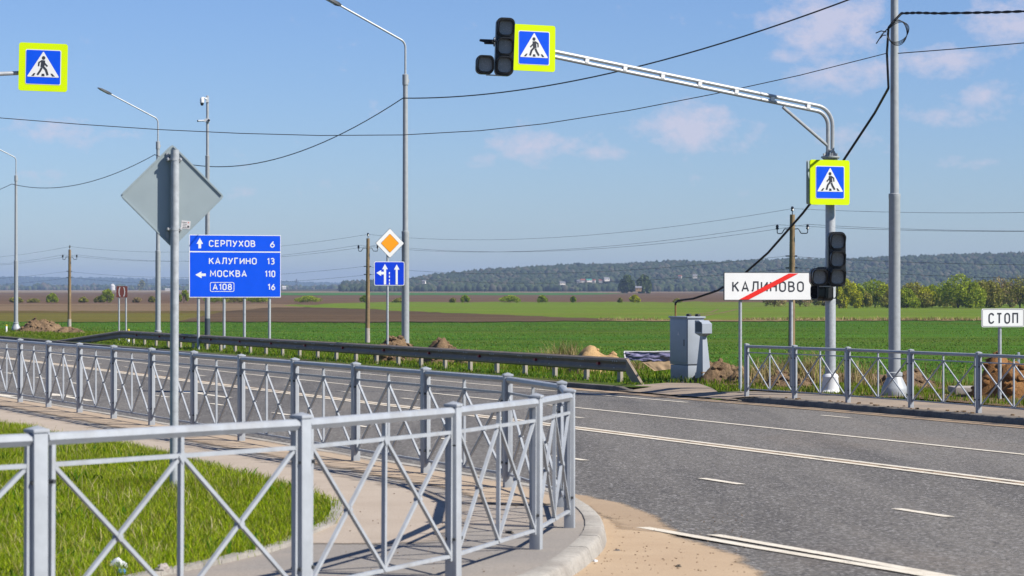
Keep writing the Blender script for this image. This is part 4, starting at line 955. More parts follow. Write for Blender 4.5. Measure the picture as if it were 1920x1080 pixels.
# priority diamond and lane sign
dP = 77.6; q = at(728,672,dP); gz = zv(q.x,q.y); k_ = dP/F; X = lambda px: (px-728)*k_/math.cos(R(20)); Z = lambda py: HC+(540-py)*k_-gz
t = thing('priority_road_sign', 'orange diamond priority sign with white border on a thin post', 'road sign', (q.x,q.y,gz), R(20))
post(b := MB(), X(727.5), .038, -.2, Z(440)); b.build('post', M['galv'], t)
def dm(h, r): 
    out = []; 
    for k,(ax,az_) in enumerate(((1,0),(0,1),(-1,0),(0,-1))):
        bx_,bz_ = -az_,ax
        for u in (-1,-.4,.4,1): out.append((X(731)+ax*(h-r*.55*abs(u)-r*.15)+bx_*r*.55*u, Z(456)+az_*(h-r*.55*abs(u)-r*.15)+bz_*r*.55*u))
    return out
b = MB(); b.prism(dm(28.6*k_,.06), 0,.02); b.build('dark_edge', M['ink'], t); b = MB(); flat(b, dm(28.0*k_,.06), -.003); b.build('white_border', M['white'], t); b = MB(); flat(b, dm(18.6*k_,.06), -.0065); b.build('black_line', M['ink'], t); b = MB(); flat(b, dm(18.0*k_,.06), -.010); b.build('orange_field', M['orange'], t)
t = thing('lane_sign', 'blue lane sign with white arrows below the orange diamond', 'road sign', (q.x,q.y,gz), R(20))
k3 = 520/1652; LX = lambda u: X(660+u*k3); LZ = lambda v: Z(400+v*k3)
b = MB(); b.prism(rrect((LX(134)+LX(311))/2,(LZ(287)+LZ(430))/2,LX(311)-LX(134),LZ(287)-LZ(430),.05), .0,.02); b.build('white_edge', M['white'], t)
b = MB(); flat(b, rrect((LX(137.5)+LX(307.5))/2,(LZ(290.5)+LZ(426.5))/2,LX(307.5)-LX(137.5),LZ(290.5)-LZ(426.5),.04), -.004); b.build('blue_panel', M['blue2'], t)
b = MB()
for k,pl_ in enumerate(([(190,424),(190,333),(180,333),(196,302),(213,333),(203,333),(203,424)],[(259,424),(259,335),(249,335),(265,304),(281,335),(271,335),(271,424)],[(146,355),(174,338),(174,348),(190,348),(190,364),(174,364),(174,374)])): flat(b := MB(), [(LX(u),LZ(v)) for u,v in pl_], -.008-.001*k); b.build('arrow', M['white'], t, ang=0)
b = MB()
for v in (350,371,392,412): flat(b, [(LX(u),LZ(w)) for u,w in ((219.5,v),(225,v),(225,v+13),(219.5,v+13))], -.008)
b.build('lane_line', M['white'], t, ang=0); MB().box((X(727.5),.035,Z(512)),(.12,.03,.06)).build('clamp', M['galv'], t)
# place-name sign
dK = 53.4; q = at(1437,737,dK); gz = zv(q.x,q.y); k_ = dK/F; X = lambda px: (px-1437)*k_/math.cos(R(20)); Z = lambda py: HC+(540-py)*k_-gz
t = thing('place_name_sign', 'white place-name sign struck through in red, on two posts', 'place-name sign', (q.x,q.y,gz), R(20))
x0,x1,z0,z1 = X(1355),X(1525),Z(563),Z(510.8)
b = MB(); b.prism(rrect((x0+x1)/2,(z0+z1)/2,x1-x0,z1-z0,.012), 0,.03); b.build('dark_edge', M['lamp_black'], t)
b = MB(); flat(b, rrect((x0+x1)/2,(z0+z1)/2,x1-x0-.022,z1-z0-.026,.01), -.004); b.build('white_panel', M['white'], t)
kx = 320/1920; KX = lambda u: X(1240+u*kx); KZ = lambda v: Z(480+v*kx)
b = MB(); text(b, 'КАЛИНОВО', KX(783), KZ(405), KZ(284)-KZ(405), KX(1622)-KX(783), .145, -.007, .34); b.build('lettering', M['ink'], t, ang=0)
b = MB(); flat(b, [(KX(u),KZ(v)) for u,v in ((862,489),(975,489),(1555,196),(1442,196))], -.012); b.build('red_stripe', M['red'], t)
for px, pb in ((1388.8,738),(1488.5,738)): post(b := MB(), X(px), .038, -.25, z1-.05, 14, .07); b.build('post', M['galv'], t)
# stop-line sign
dS = 47.9; q = at(1877.5,756,dS); gz = zv(q.x,q.y); k_ = dS/F; X = lambda px: (px-1877.5)*k_/math.cos(R(20)); Z = lambda py: HC+(540-py)*k_-gz
t = thing('stop_line_sign', 'small white sign with black stop lettering on one post at the right', 'road sign', (q.x,q.y,gz), R(20))
b = MB(); b.prism(rrect(X(1881),Z(596),X(1924)-X(1838),Z(579)-Z(613.5),.03), 0,.02); b.build('white_panel', M['white'], t)
b = MB(); o_ = rrect(X(1881),Z(596),X(1922.6)-X(1839.4),Z(580.2)-Z(612.3),.025); i_ = rrect(X(1881),Z(596),X(1922)-X(1840),Z(580.8)-Z(611.7),.02); n_ = len(o_)
b.add([(x,-.003,z_) for x,z_ in o_]+[(x,-.003,z_) for x,z_ in i_], [(i,(i+1)%n_,(i+1)%n_+n_,i+n_) for i in range(n_)]); b.build('border_line', M['ink'], t, ang=0)
b = MB(); text(b, 'СТОП', X(1851.5), Z(607), Z(586.5)-Z(607), X(1911.5)-X(1851.5), .14, -.004, .42); b.build('lettering', M['ink'], t, ang=0)
post(b := MB(), 0, .036, -.25, Z(582), 14, .06); b.build('post', M['galv'], t)
# chevron sign
dC = 113.5; q = at(228.5,650,dC); gz = zv(q.x,q.y); k_ = dC/F; X = lambda px: (px-228.5)*k_; Z = lambda py: HC+(540-py)*k_-gz
t = thing('chevron_sign', 'small faded red chevron sign on two posts at the barrier end', 'road sign', (q.x,q.y,gz), 0)
b = MB(); b.prism(rrect(0,Z(547),X(237.8)-X(217.2),Z(536.5)-Z(557.5),.03), 0,.02); b.build('panel', M['brownred'], t)
b = MB()
for sx in (-1,1):
    for o_ in (4.6,): ribbon(b, [(sx*o_*k_*.72,Z(538.5)),(sx*(o_+2.2)*k_*.72,Z(542)),(sx*(o_+2.8)*k_*.72,Z(547)),(sx*(o_+2.2)*k_*.72,Z(552)),(sx*o_*k_*.72,Z(556))], False, .045, -.004, 0,0,1,1)
b.build('chevrons', M['sticker'], t, ang=0)
for px in (222.8,236): post(b := MB(), X(px), .04, -.2, Z(536)); b.build('post', M['galv'], t)
# edge markers
for px, py, d, h, l in ((12,621,138,.46,'short white marker post with yellow cap left of the leftmost lamp'),(241,632,109,.62,'slim white and yellow marker post near the chevron sign')):
    q = at(px,py,d); t = thing('marker_post', l, 'marker post', (q.x,q.y,zv(q.x,q.y)), 0, 'verge marker posts'); MB().lathe([(.055,-.1),(.055,h*.78),(.05,h*.8)], 10).build('body', M['white'], t); MB().lathe([(.056,h*.8),(.056,h*.95),(.03,h)], 10).build('cap', M['delineator'], t); MB().lathe([(.0565,h*.25),(.0565,h*.45)], 10).build('band', M['delineator'] if d < 120 else M['white'], t)
# camera pole
dQ = 98.0; q = at(389,655,dQ); gz = zv(q.x,q.y); k_ = dQ/F; Z = lambda py: HC+(540-py)*k_-gz
t = thing('camera_pole', 'slim pole with two white surveillance cameras behind the blue direction sign', 'camera pole', (q.x,q.y,gz), 0)
MB().lathe([(.13,-.1),(.115,.6),(.11,Z(597))], 16).build('dark_base', M['pole_dark'], t); MB().lathe([(.105,Z(597)),(.085,Z(295)),(.09,Z(294)),(.09,Z(292)),(.06,Z(291.5))], 16).build('lower_shaft', M['galv_dark'], t); MB().lathe([(.06,Z(293)),(.052,Z(180)),(.02,Z(179))], 14).build('upper_shaft', M['galv_dark'], t)
b = MB(); b.tube(polyarc([(.0,-.06,Z(187)),(-.16,-.14,Z(183)),(-.2,-.16,Z(186))], .03,4), .03, 8); b.box((0,-.05,Z(187)),(.12,.06,.22)); b.lathe([(.03,Z(184)-Z(186)+.02),(.075,0),(.085,-.04),(.085,-.16),(.07,-.18)], 14, (-.2,-.16,Z(185.5)))
dc = b.build('dome_camera', M['white_plastic'], t); MB().lathe([(.072,0),(.07,-.05),(.045,-.10),(.01,-.115)], 14, (-.2,-.16,Z(185.5)-.175)).build('dome', M['glass_dark'], dc)
b = MB(); b.tube([(-.10,-.08,Z(226.5)),(-.36,-.12,Z(227))], .035, 10); b.box((.0,-.06,Z(226)),(.2,.1,.14)); bc = b.build('bullet_camera', M['white_plastic'], t); MB().tube([(-.355,-.12,Z(227)),(-.40,-.125,Z(227.3))], .04, 10).build('hood', M['black'], bc); MB().tube([(.06,-.1,Z(226)),(.075,-.16,Z(226))], .05, 12).build('lens', M['glass_dark'], bc)
# ------------------------------------------------------------------ cabinet, pedestal, conduit
dc_ = 59.3; q = at(1288,718,dc_); gz = zf(q.x,q.y)+.0
t = thing('electrical_cabinet', 'tall grey electrical cabinet with dark road-side door beside the apron', 'cabinet', (q.x,q.y,gz), A)
cw, cd, chh = .44, .98, 1.55        # local x across the road (towards the field), local y along the road
MB().bbox((0,0,.2),(cw-.02,cd-.02,.4),.006).build('plinth', M['cabinet'], t); MB().bbox((0,0,.41+(chh-.41)/2),(cw,cd,chh-.41),.008).build('body', M['cabinet'], t)
MB().bbox((.0,0,chh+.02),(cw+.06,cd+.06,.045),.008).build('lid', M['cabinet'], t)
dr = MB().bbox((-cw/2-.008,.0,.99),(.018,cd-.06,1.04),.004).build('door', M['cabinet'], t)
MB().box((-cw/2-.021,-.32,.95),(.012,.03,.16)).build('handle', M['lamp_black'], dr); b = MB(); b.box((-cw/2-.019,0,1.18),(.003,.02,.02)); b.add([(-cw/2-.0185,-.06,1.13),(-cw/2-.0185,.06,1.13),(-cw/2-.0185,0,1.24)],[(0,1,2)]); b.build('warning_mark', M['sticker'], dr)
MB().box((0,-cd/2-.004,.43),(cw-.01,.006,.012)).build('seam', M['lamp_black'], t)
for x,y in ((.0,-.1),(.08,-.42)): MB().lathe([(.05,0),(.07,.02),(.06,.055),(.02,.065)], 12, (x,y,chh+.042)).build('roof_vent', M['black'], t)
MB().bbox((0,0,-.03),(cw+.3,cd+.3,.06),.01).build('concrete_pad', M['concrete'], t)
q2 = at(1266.5,596,59.6); MB().tube([q2-Vector((0,0,.12)),at(1266.5,568,59.5)], .022, 8).build('conduit', M['rust'], t).matrix_parent_inverse = Matrix.Translation((0,0,0)); 
cond = [o for o in t.children if o.name.startswith('conduit')][0]; mi = (Matrix.Translation(t.location) @ Matrix.Rotation(A,4,'Z')).inverted(); cond.data.transform(mi)
q = Vector((t.location.x+Ny*1.04-Nx*.08, t.location.y-Nx*1.04-Ny*.08, 0)); gz = zf(q.x,q.y)+.0; t = thing('camera_pedestal', 'grey tapered pedestal with a hooded square head beside the cabinet', 'pedestal', (q.x,q.y,gz), A)
def frustum(b, z0, z1, w0, d0, w1, d1, o0=(0,0), o1=(0,0)):
    b.add([(o0[0]-w0/2,o0[1]-d0/2,z0),(o0[0]+w0/2,o0[1]-d0/2,z0),(o0[0]+w0/2,o0[1]+d0/2,z0),(o0[0]-w0/2,o0[1]+d0/2,z0),(o1[0]-w1/2,o1[1]-d1/2,z1),(o1[0]+w1/2,o1[1]-d1/2,z1),(o1[0]+w1/2,o1[1]+d1/2,z1),(o1[0]-w1/2,o1[1]+d1/2,z1)],[(3,2,1,0),(4,5,6,7),(0,1,5,4),(1,2,6,5),(2,3,7,6),(3,0,4,7)])
b = MB(); frustum(b,0,.24,.24,.42,.235,.41); b.build('base', M['cabinet'], t); b = MB(); frustum(b,.238,1.12,.21,.36,.11,.14); b.build('column', M['cabinet'], t); b = MB(); frustum(b,1.118,1.19,.11,.14,.26,.40); b.build('neck', M['cabinet'], t)
b = MB(); b.add([(x,y,z) for x in (-.13,.13) for y,z in ((.20,1.19),(-.20,1.19),(-.20,1.42),(-.02,1.5),(.20,1.5))], [(0,1,2,3,4),(9,8,7,6,5),(0,5,6,1),(1,6,7,2),(2,7,8,3),(3,8,9,4),(4,9,5,0)]); hd_ = b.build('head', M['cabinet'], t, ang=10)
b = MB(); b.prism([(-.16,1.225),(.15,1.225),(.15,1.46),(-.16,1.46)], -.003, .0); b.v = [(y-.131,x,z) for x,y,z in b.v]; b.build('dark_window', M['pole_dark'], hd_)
b = MB(); frustum(b,-.04,.0,.3,.5,.3,.5); b.build('concrete_pad', M['concrete'], t)
# tarpaulin
q = at(1214,692,62.5); gz = zv(q.x,q.y); k_ = 62.5/F; t = thing('tarpaulin_bundle', 'purple sheeting and tan tarpaulin lying in the grass left of the cabinet', 'tarpaulin', (q.x,q.y,gz), 0)
X = lambda px: (px-1214)*k_; Z = lambda py: HC+(540-py)*k_-gz
def cloth(poly, nx, nz, y0, amp, seed, lean=0):
    (ax,az_),(bx_,bz_),(cx_,cz_),(dx_,dz_) = poly; V = []
    for j in range(nz+1):
        for i in range(nx+1):
            u, v = i/nx, j/nz; x = (ax*(1-u)+bx_*u)*(1-v)+(dx_*(1-u)+cx_*u)*v; z = (az_*(1-u)+bz_*u)*(1-v)+(dz_*(1-u)+cz_*u)*v
            V.append((x, y0+lean*v+amp*noise.noise((u*4,v*3,seed))+amp*.5*noise.noise((u*11,v*8,seed)), z+amp*.3*noise.noise((u*6,0,seed+2))))
    return MB().add(V, [(j*(nx+1)+i,(j+1)*(nx+1)+i,(j+1)*(nx+1)+i+1,j*(nx+1)+i+1) for j in range(nz) for i in range(nx)])
cloth([(X(1171),Z(660)),(X(1262),Z(660)),(X(1262),Z(678)),(X(1173),Z(675))],36,12,-.05,.06,2,.0).build('purple_sheet', M['purple'], t, ang=20)
cloth([(X(1200),Z(676)),(X(1262),Z(676)),(X(1262),Z(691)),(X(1226),Z(695))],20,8,-.02,.035,5,-.22).build('tan_sheet', M['tan'], t, ang=25)
b = MB(); b.tube([(X(1170),.03,Z(659.5)),(X(1215),-.0,Z(660)),(X(1263),.03,Z(659))], .02, 6); b.tube([(X(1170),0,Z(660)),(X(1172),-.2,Z(676))], .018, 6); b.build('pale_hem', M['sticker'], t)
# slab, little blue post, litter
q = at(1812,747,50.5); tag(MB().bbox((0,0,.07),(.62,.9,.2),.02).build('concrete_slab', M['concrete'], None, (q.x,q.y,zv(q.x,q.y))), 'pinkish concrete slab in the grass left of the orange heap', 'slab')['group'] = 'loose blocks'
q = at(1910,702,60); t = thing('marker_post', 'thin blue-grey post behind the orange heap', 'marker post', (q.x,q.y,zv(q.x,q.y)-.1), 0); MB().bbox((0,0,.5),(.06,.04,1.0),.006).build('body', M['cabinet'], t); MB().box((0,-.022,.86),(.05,.004,.06)).build('cap', M['delineator'], t)
def crumple(px, py, fn, r, mat, label, seed, name='litter', cat='litter', sq=.7):
    x,y = hit(px,py,fn); V = []; n, m_ = 10, 7
    for j in range(m_):
        for i in range(n):
            th = math.pi*j/(m_-1); ph = 2*math.pi*i/n; d = Vector((math.sin(th)*math.cos(ph),math.sin(th)*math.sin(ph),math.cos(th)*sq)); V.append(d*r*(1+.55*noise.noise(d*2.2+Vector((seed,0,0)))))
    o = MB().add(V, [(j*n+i,(j+1)*n+i,(j+1)*n+(i+1)%n,j*n+(i+1)%n) for j in range(m_-1) for i in range(n)]).build(name, mat, None, (x,y,fn(x,y)+r*sq*.6), 20); return tag(o, label, cat)
zwg = lambda x,y: zw(x,y)+.02
crumple(222,1066,zwg,.055,M['litter'],'crumpled white paper in the grass at the bottom edge',1); crumple(228,1076,zwg,.03,M['bluerag'],'blue scrap beside the crumpled white paper',2)
crumple(305,1072,zwg,.045,M['concrete'],'pale stone lying on the lawn edging',3,'stone','stone')
crumple(955,1000,zw,.035,M['bark'],'dark clod on the pavement under the railing corner',4,'clod','clod',.35)
crumple(1157,1034,zr,.03,M['lamp_black'],'dark flattened scrap on the sand by the kerb',5,'litter','litter',.3); crumple(1272,1065,zr,.022,M['bark'],'small dark stone on the sand',6,'stone','stone')
crumple(1116,1055,zr,.018,M['litter'],'tiny white pebble on the sand near the kerb',7,'pebble','pebble')
x,y = hit(1432,700,zv); o = crumple(1432,712,zv,.11,M['bluerag'],'blue rag caught in the weeds behind the first railing section',9,'rag','rag'); o.location.z += .25
rn = random.Random(5)
b = MB()
for _ in range(420):                 # grit and crumbs on the pavements
    if rn.random() < .55:
        px, py = rn.uniform(1030,1400), rn.uniform(965,1080); fn = zr; s_ = rn.uniform(.002,.007)
    elif rn.random() < .5:
        px, py = rn.uniform(640,1010), rn.uniform(900,1078); fn = zw; s_ = rn.uniform(.002,.006)
    else:
        tt = rn.uniform(25,tR0-1); ss = 24+rn.random()**2*.45-.25; x,y = xy(ss,tt); s_ = rn.uniform(.006,.035); b.bbox((x,y,zf(x,y)+s_*.4),(s_*2,s_*1.6,s_*1.1), s_*.3); continue
    x,y = hit(px,py,fn)
    if fn is zw and inside((x,y),GI): continue
    b.bbox((x,y,fn(x,y)+.008+s_*.3),(s_*2,s_*1.5,s_), s_*.3)
tag(b.build('grit', M['soil'], ang=30), 'loose grit and earth crumbs on the pavements', 'grit', kind='stuff')
# ------------------------------------------------------------------ trees and bushes
def leafcloud(lobes, n, size, cols, jit=.2):
    Vs, Cs = [], []
    tot = sum(l[3]*l[4]*l[5] for l in lobes)
    for (x,y,z,a,b_,c) in lobes:
        k = max(20, int(n*a*b_*c/tot)); d = rng.normal(0,1,(k,3)); d /= np.linalg.norm(d,axis=1)[:,None]; r = rng.uniform(.35,1.08,(k,1))**.5
        p = d*r*np.array([a,b_,c])+np.array([x,y,z]); col = np.array(cols)[rng.integers(0,len(cols),k)]*rng.uniform(.7,1.3,(k,1))
        u = rng.normal(0,1,(k,3)); u /= np.linalg.norm(u,axis=1)[:,None]; v = np.cross(u,rng.normal(0,1,(k,3))); v /= np.linalg.norm(v,axis=1)[:,None]
        s = size*rng.uniform(.5,1.3,(k,1)); q = np.stack([p-u*s-v*s*.6,p+u*s-v*s*.6,p+u*s*.6+v*s*.7,p-u*s*.6+v*s*.7],1); Vs.append(q); Cs.append(np.repeat(col[:,None,:],4,1))
    V = np.concatenate(Vs).reshape(-1,3); c = np.ones((len(V),4)); c[:,:3] = np.clip(np.concatenate(Cs).reshape(-1,3),0,1); return V, c
def tree(name, px, ybase, ytop, wpx, d, cols, label, group, n=1400, bare=False, cat='tree', seed=0, leaf=None):
    k = d/F; b = at(px,540,d); z0 = HC-3.4; H = max(1.0,(540-ytop)*k+3.4) ; W = wpx*k; cols = [tuple(min(.5,c*1.3) for c in q) for q in cols]
    t = thing(name, label, cat, (b.x,b.y,z0), 0, group); rn = random.Random(seed*13+px)
    tr = MB(); limbs = 5 if cat == 'tree' else 4
    tr.tube([(0,0,-.2),(.05*H*rn.uniform(-1,1),0,H*.25),(.06*H*rn.uniform(-1,1),0,H*.55)], [H*.022,H*.018,H*.010], 7)
    for i in range(limbs*(4 if bare else 1)):
        a = rn.uniform(0,6.28); h0 = H*rn.uniform(.02,.4); e = Vector((math.cos(a)*W*.42*rn.uniform(.5,1),math.sin(a)*W*.42*rn.uniform(.5,1),H*rn.uniform(.6,.98))); m_ = Vector((e.x*.5,e.y*.5,(h0+e.z)*.5+.05*H)); tr.tube([(0,0,h0),m_,e], [H*.011,H*.007,H*.003], 5)
        if bare:
            for _ in range(3):
                e2 = m_.lerp(e,rn.random())+Vector((rn.uniform(-1,1)*W*.15,rn.uniform(-1,1)*W*.15,H*rn.uniform(.05,.22))); tr.tube([m_.lerp(e,.2),e2],[H*.005,H*.002],4)
    tr.build('trunk', M['bark'], t)
    nl = max(4,int(W/H*6)); lobes = []
    for i in range(nl):
        u = (i+.5)/nl*2-1; hh = H*(1-.45*abs(u)**1.6*rn.uniform(.6,1.3)); rz_ = H*rn.uniform(.22,.34); lobes.append((u*W*.42,rn.uniform(-.2,.2)*W,min(hh,H)-rz_,W*rn.uniform(.13,.24),W*rn.uniform(.18,.3),rz_))
        if rn.random() < .8: lobes.append((u*W*.4+rn.uniform(-.06,.06)*W,rn.uniform(-.25,.05)*W,H*rn.uniform(.22,.45),W*rn.uniform(.14,.22),W*rn.uniform(.2,.3),H*rn.uniform(.2,.3)))
    V, c = leafcloud(lobes, n, leaf or max(.05, H*.028), cols); F_ = len(V)//4
    np_mesh('crown', V, np.arange(len(V)), [4]*F_, M['leaf'], c, t); return t
YG = [(.38,.36,.015),(.30,.32,.015),(.44,.38,.02),(.22,.25,.015)]; LG = [(.20,.27,.015),(.26,.31,.02),(.14,.20,.012),(.30,.33,.03)]; OG = [(.26,.25,.04),(.21,.22,.04),(.30,.26,.07),(.16,.16,.03)]; BR = [(.30,.22,.11),(.25,.18,.09),(.34,.25,.13),(.22,.21,.06)]; DG = [(.09,.13,.03),(.11,.15,.035),(.07,.10,.025)]
GR = 'spring-green trees along the far edge of the right field'
row = [(1452,570,541,40,BR,'brown bare bush just right under the place-name sign lettering',True),(1500,570,540,42,BR,'brown bare bush behind the wooden pole by the place-name sign',True),(1543,574,542,40,OG,'olive bush directly behind the signal mast pole',False),
(1587,575,527,48,YG,'yellow-green tree just right of the signal mast pole',False),(1612,576,545,38,OG,'low olive bush between the yellow-green and round green trees',False),(1640,577,527,62,LG,'round green tree midway between signal mast and thick lamp pole',False),(1672,577,546,40,OG,'olive bush hidden behind the thick lamp pole',True),
(1712,578,533,56,OG,'olive-green tree just right of the thick lamp pole',False),(1748,578,538,50,LG,'low green tree left of the tallest tree in the row',False),(1797,580,516,74,LG,'tallest green tree of the row, between lamp pole and stop sign',False),(1838,580,528,50,OG,'olive tree just left of the bare brown tree',False),
(1873,580,522,58,BR,'bare brown tree above the stop sign',True),(1912,581,519,60,OG,'olive tree at the right edge above the stop sign',True),(1770,580,556,60,OG,'low olive scrub at the foot of the tallest tree',True),(1690,578,560,50,BR,'low brown scrub beside the thick lamp pole',True),(1950,581,524,60,LG,'green tree cut off by the right edge',False),
(1603,577,534,46,LG,'green bush filling the gap right of the yellow-green tree',False),(1660,578,536,44,YG,'yellow-green bush touching the round green tree',False),(1700,579,545,44,LG,'low green bush just right of the thick lamp pole, in front of the row',False),(1732,579,540,46,YG,'yellow-green bush in front of the olive-green tree',False),(1775,580,538,44,LG,'green bush leaning on the left of the tallest tree',False),(1822,581,532,46,LG,'green bush leaning on the right of the tallest tree',False),(1856,581,530,44,OG,'olive bush in front of the bare brown tree',False),(1893,581,532,48,BR,'bare brown bush above the stop sign lettering',True),(1565,576,545,40,BR,'brown scrub at the left end of the spring-green row, by the signal mast',True)]
for i,(px,yb,yt,w,co,l,ba) in enumerate(row): tree('leafy_tree' if not ba else 'bare_tree', px, yb, yt-5, w*1.12, 402+8*(i%3)+(30 if px<1560 else 0), co, l, GR, 4200 if not ba else 1700, True if ba else False, 'tree', i, .13)
for px, l in ((1176,'left one of two dark round trees standing alone at the foot of the wooded hill'),(1208,'right one of two dark round trees standing alone at the foot of the wooded hill')): tree('lone_tree', px, 545, 514, 27, 1500, DG, l, 'pair of lone trees before the hill', 2600, False, 'tree', px, .8)
bushes = [(98,568,549,22,LG,'round green bush left of the leftmost wooden pole'),(30,568,556,24,OG,'low olive bush beside the leftmost lamp shaft'),(64,568,560,22,OG,'faint low bush between the leftmost lamp and the wooden pole'),(157,568,556,16,OG,'small bush just right of the leftmost wooden pole'),(202,568,541,26,LG,'big green bush left of the chevron sign'),(186,568,555,20,OG,'low dark bush at the side of the big bush by the chevron sign'),(257,568,557,16,BR,'small brown bush right of the chevron sign'),(285,568,555,14,OG,'small olive bush left of the second lamp'),(345,568,543,20,LG,'tall green bush between the diamond sign post and the blue sign'),(405,568,551,44,LG,'green hedge-like bush behind the left posts of the blue sign'),(440,568,552,36,OG,'olive bush behind the middle posts of the blue sign'),(482,568,554,40,LG,'green bush behind the right posts of the blue sign'),(577,567,554,46,LG,'wide light-green bush right of the blue sign'),(683,567,553,16,LG,'small bush behind the middle wooden pole'),(750,567,558,26,OG,'low bush behind the lamp by the lane sign'),(849,567,558,12,OG,'smallest bush left of the round bush in mid field'),(872,567,552,17,LG,'round bush in mid field between lamp and mast arm'),(957,567,553,38,LG,'broad bush in mid field'),(1017,567,553,18,LG,'rounded bush right of the broad mid-field bush'),(1075,567,554,11,LG,'narrow bush in mid field right of centre'),(1163,567,558,9,OG,'tiny bush left of the pair of bushes'),(1190,567,552,20,YG,'yellow-green pair-like bush above the purple sheeting'),(1270,567,560,14,OG,'low olive bush above the cabinet')]
for i,(px,yb,yt,w,co,l) in enumerate(bushes): tree('bush', px, yb, yt, w, 560, co, l, 'bushes in the ploughed field strip', 2200, False, 'bush', i+50, .11)
# distant woods
def canopy(name, pts, rads, cols, label, squash=.8):
    ico = np.array([(0,0,1),(.89,0,.45),(.28,.85,.45),(-.72,.53,.45),(-.72,-.53,.45),(.28,-.85,.45),(.72,.53,-.45),(-.28,.85,-.45),(-.89,0,-.45),(-.28,-.85,-.45),(.72,-.53,-.45),(0,0,-1)])
    fi = np.array([(0,1,2),(0,2,3),(0,3,4),(0,4,5),(0,5,1),(1,6,2),(2,7,3),(3,8,4),(4,9,5),(5,10,1),(2,6,7),(3,7,8),(4,8,9),(5,9,10),(1,10,6),(6,11,7),(7,11,8),(8,11,9),(9,11,10),(10,11,6)])
    n = len(pts); V = ico[None]*rng.uniform(.7,1.3,(n,12,1))*np.asarray(rads)[:,None,None]*np.array([1,1,squash])+np.asarray(pts)[:,None,:]
    L = (fi.ravel()[None]+12*np.arange(n)[:,None]).ravel(); c = np.ones((n,12,4)); c[:,:,:3] = np.clip(np.asarray(cols)[:,None,:]*rng.uniform(.86,1.14,(n,12,1)),0,1)
    o = np_mesh(name, V.reshape(-1,3), L, [3]*(n*20), M['canopy'], c.reshape(-1,4)); return tag(o, label, 'woodland', kind='stuff')
CR = [(600,541),(720,536),(780,531),(830,525),(900,518),(1000,511),(1100,506),(1200,503),(1300,501),(1400,499),(1480,495),(1560,499),(1640,494),(1720,490),(1800,487),(1900,486),(2000,488),(2300,486),(2800,492)]
def crest(px): return float(np.interp(px,[a for a,_ in CR],[b for _,b in CR]))
def hillz(px, d):
    zc = (540-crest(px)-2.0)/F*3000+HC; u = smooth(2250,3000,d); z = HC-3.6+(zc-HC+3.6)*u+3*noise.noise((px*.01,d*.004,2))*u
    return z-max(0,d-3050)*.02
V = []; pxs = rangef(500,2900,40); ds = rangef(2200,3600,70)
for d in ds:
    for px in pxs: V.append(((px-960)/F*d, d, hillz(px,d)-.5))
n = len(pxs); hm = MB().add(V, [(i*n+k,i*n+k+1,(i+1)*n+k+1,(i+1)*n+k) for i in range(len(ds)-1) for k in range(n-1)]); struct(hm.build('hills', M['hill'], ang=80))
pts, rad, col = [], [], []
pine = np.array((.022,.040,.020)); spring = np.array((.075,.095,.030)); grey = np.array((.105,.090,.070)); mid = np.array((.045,.065,.028))
while len(pts) < 15000:
    px = rng.uniform(640,2100); d = 2230+870*rng.random()**.8
    z = hillz(px,d); g = noise.noise((px*.02,d*.01,7)); u = (d-2230)/870
    if z < HC-2.2 and d > 2400: continue
    if d > 2330 and abs(px-1110) < 60 and abs(d-2480) < 40: continue
    r = rng.uniform(2.2,4.6)*(1.1 if u > .6 else .9); pts.append(((px-960)/F*d,d,z+r*.75)); rad.append(r)
    k = rng.random(); c = (pine if k < .30+.45*u+.35*g else mid if k < .75 else spring if k < .90-.2*u else grey); col.append(c*.6+np.array((.048,.062,.030))*.4)
canopy('hill_forest', pts, rad, col, 'mixed wood covering the hill on the right', 1.15)
pts, rad, col = [], [], []           # crest trees that break the skyline
for _ in range(700):
    px = rng.uniform(760,2050); d = rng.uniform(2960,3060); r = rng.uniform(1.6,3.6)*(.6+.8*abs(noise.noise((px*.05,1,1)))); pts.append(((px-960)/F*d,d,hillz(px,d)+rng.uniform(2,7.5)*(.5+.6*(noise.noise((px*.03,4,1))+.5)))); rad.append(r); col.append(pine*rng.uniform(.8,1.4))
canopy('crest_trees', pts, rad, col, 'uneven row of dark trees on the hill crest', 1.5)
pts, rad, col = [], [], []           # tree belts at the left, 4 km away
for _ in range(3600):
    px = rng.uniform(-250,1000); d = rng.uniform(3900,4500); r = rng.uniform(3,6.5)*(.55+.9*abs(noise.noise((px*.02,d*.003,3)))); pts.append(((px-960)/F*d,d,HC-3.5+r*.7)); rad.append(r); col.append([mid,spring,grey,pine][int(rng.integers(0,4))])
canopy('tree_belt', pts, rad, col, 'pale tree belt along the far edge of the left fields', 1.1)
pts, rad, col = [], [], []           # far ridge
RG = [(-500,522),(0,520.5),(120,521.5),(300,524),(420,525.5),(520,529),(600,531.5),(700,533),(1100,536)]
def ridgez(px, d): return HC+(540-float(np.interp(px,[a for a,_ in RG],[b for _,b in RG])))/F*8600*smooth(7000,8600,d)-3.5*(1-smooth(7000,8600,d))
V = []; pxs = rangef(-600,1300,50); ds = rangef(6900,9400,180)
for d in ds:
    for px in pxs: V.append(((px-960)/F*d, d, ridgez(px,d)-6))
n = len(pxs); struct(MB().add(V, [(i*n+k,i*n+k+1,(i+1)*n+k+1,(i+1)*n+k) for i in range(len(ds)-1) for k in range(n-1)]).build('far_ridge', M['hill'], ang=80))
while len(pts) < 5000:
    px = rng.uniform(-300,1150); d = rng.uniform(7000,8800); r = rng.uniform(6,11); pts.append(((px-960)/F*d,d,ridgez(px,d)-3)); rad.append(r); col.append(pine*rng.uniform(.7,1.5))
canopy('ridge_forest', pts, rad, col, 'blue distant forest on the long ridge at the left', .8)
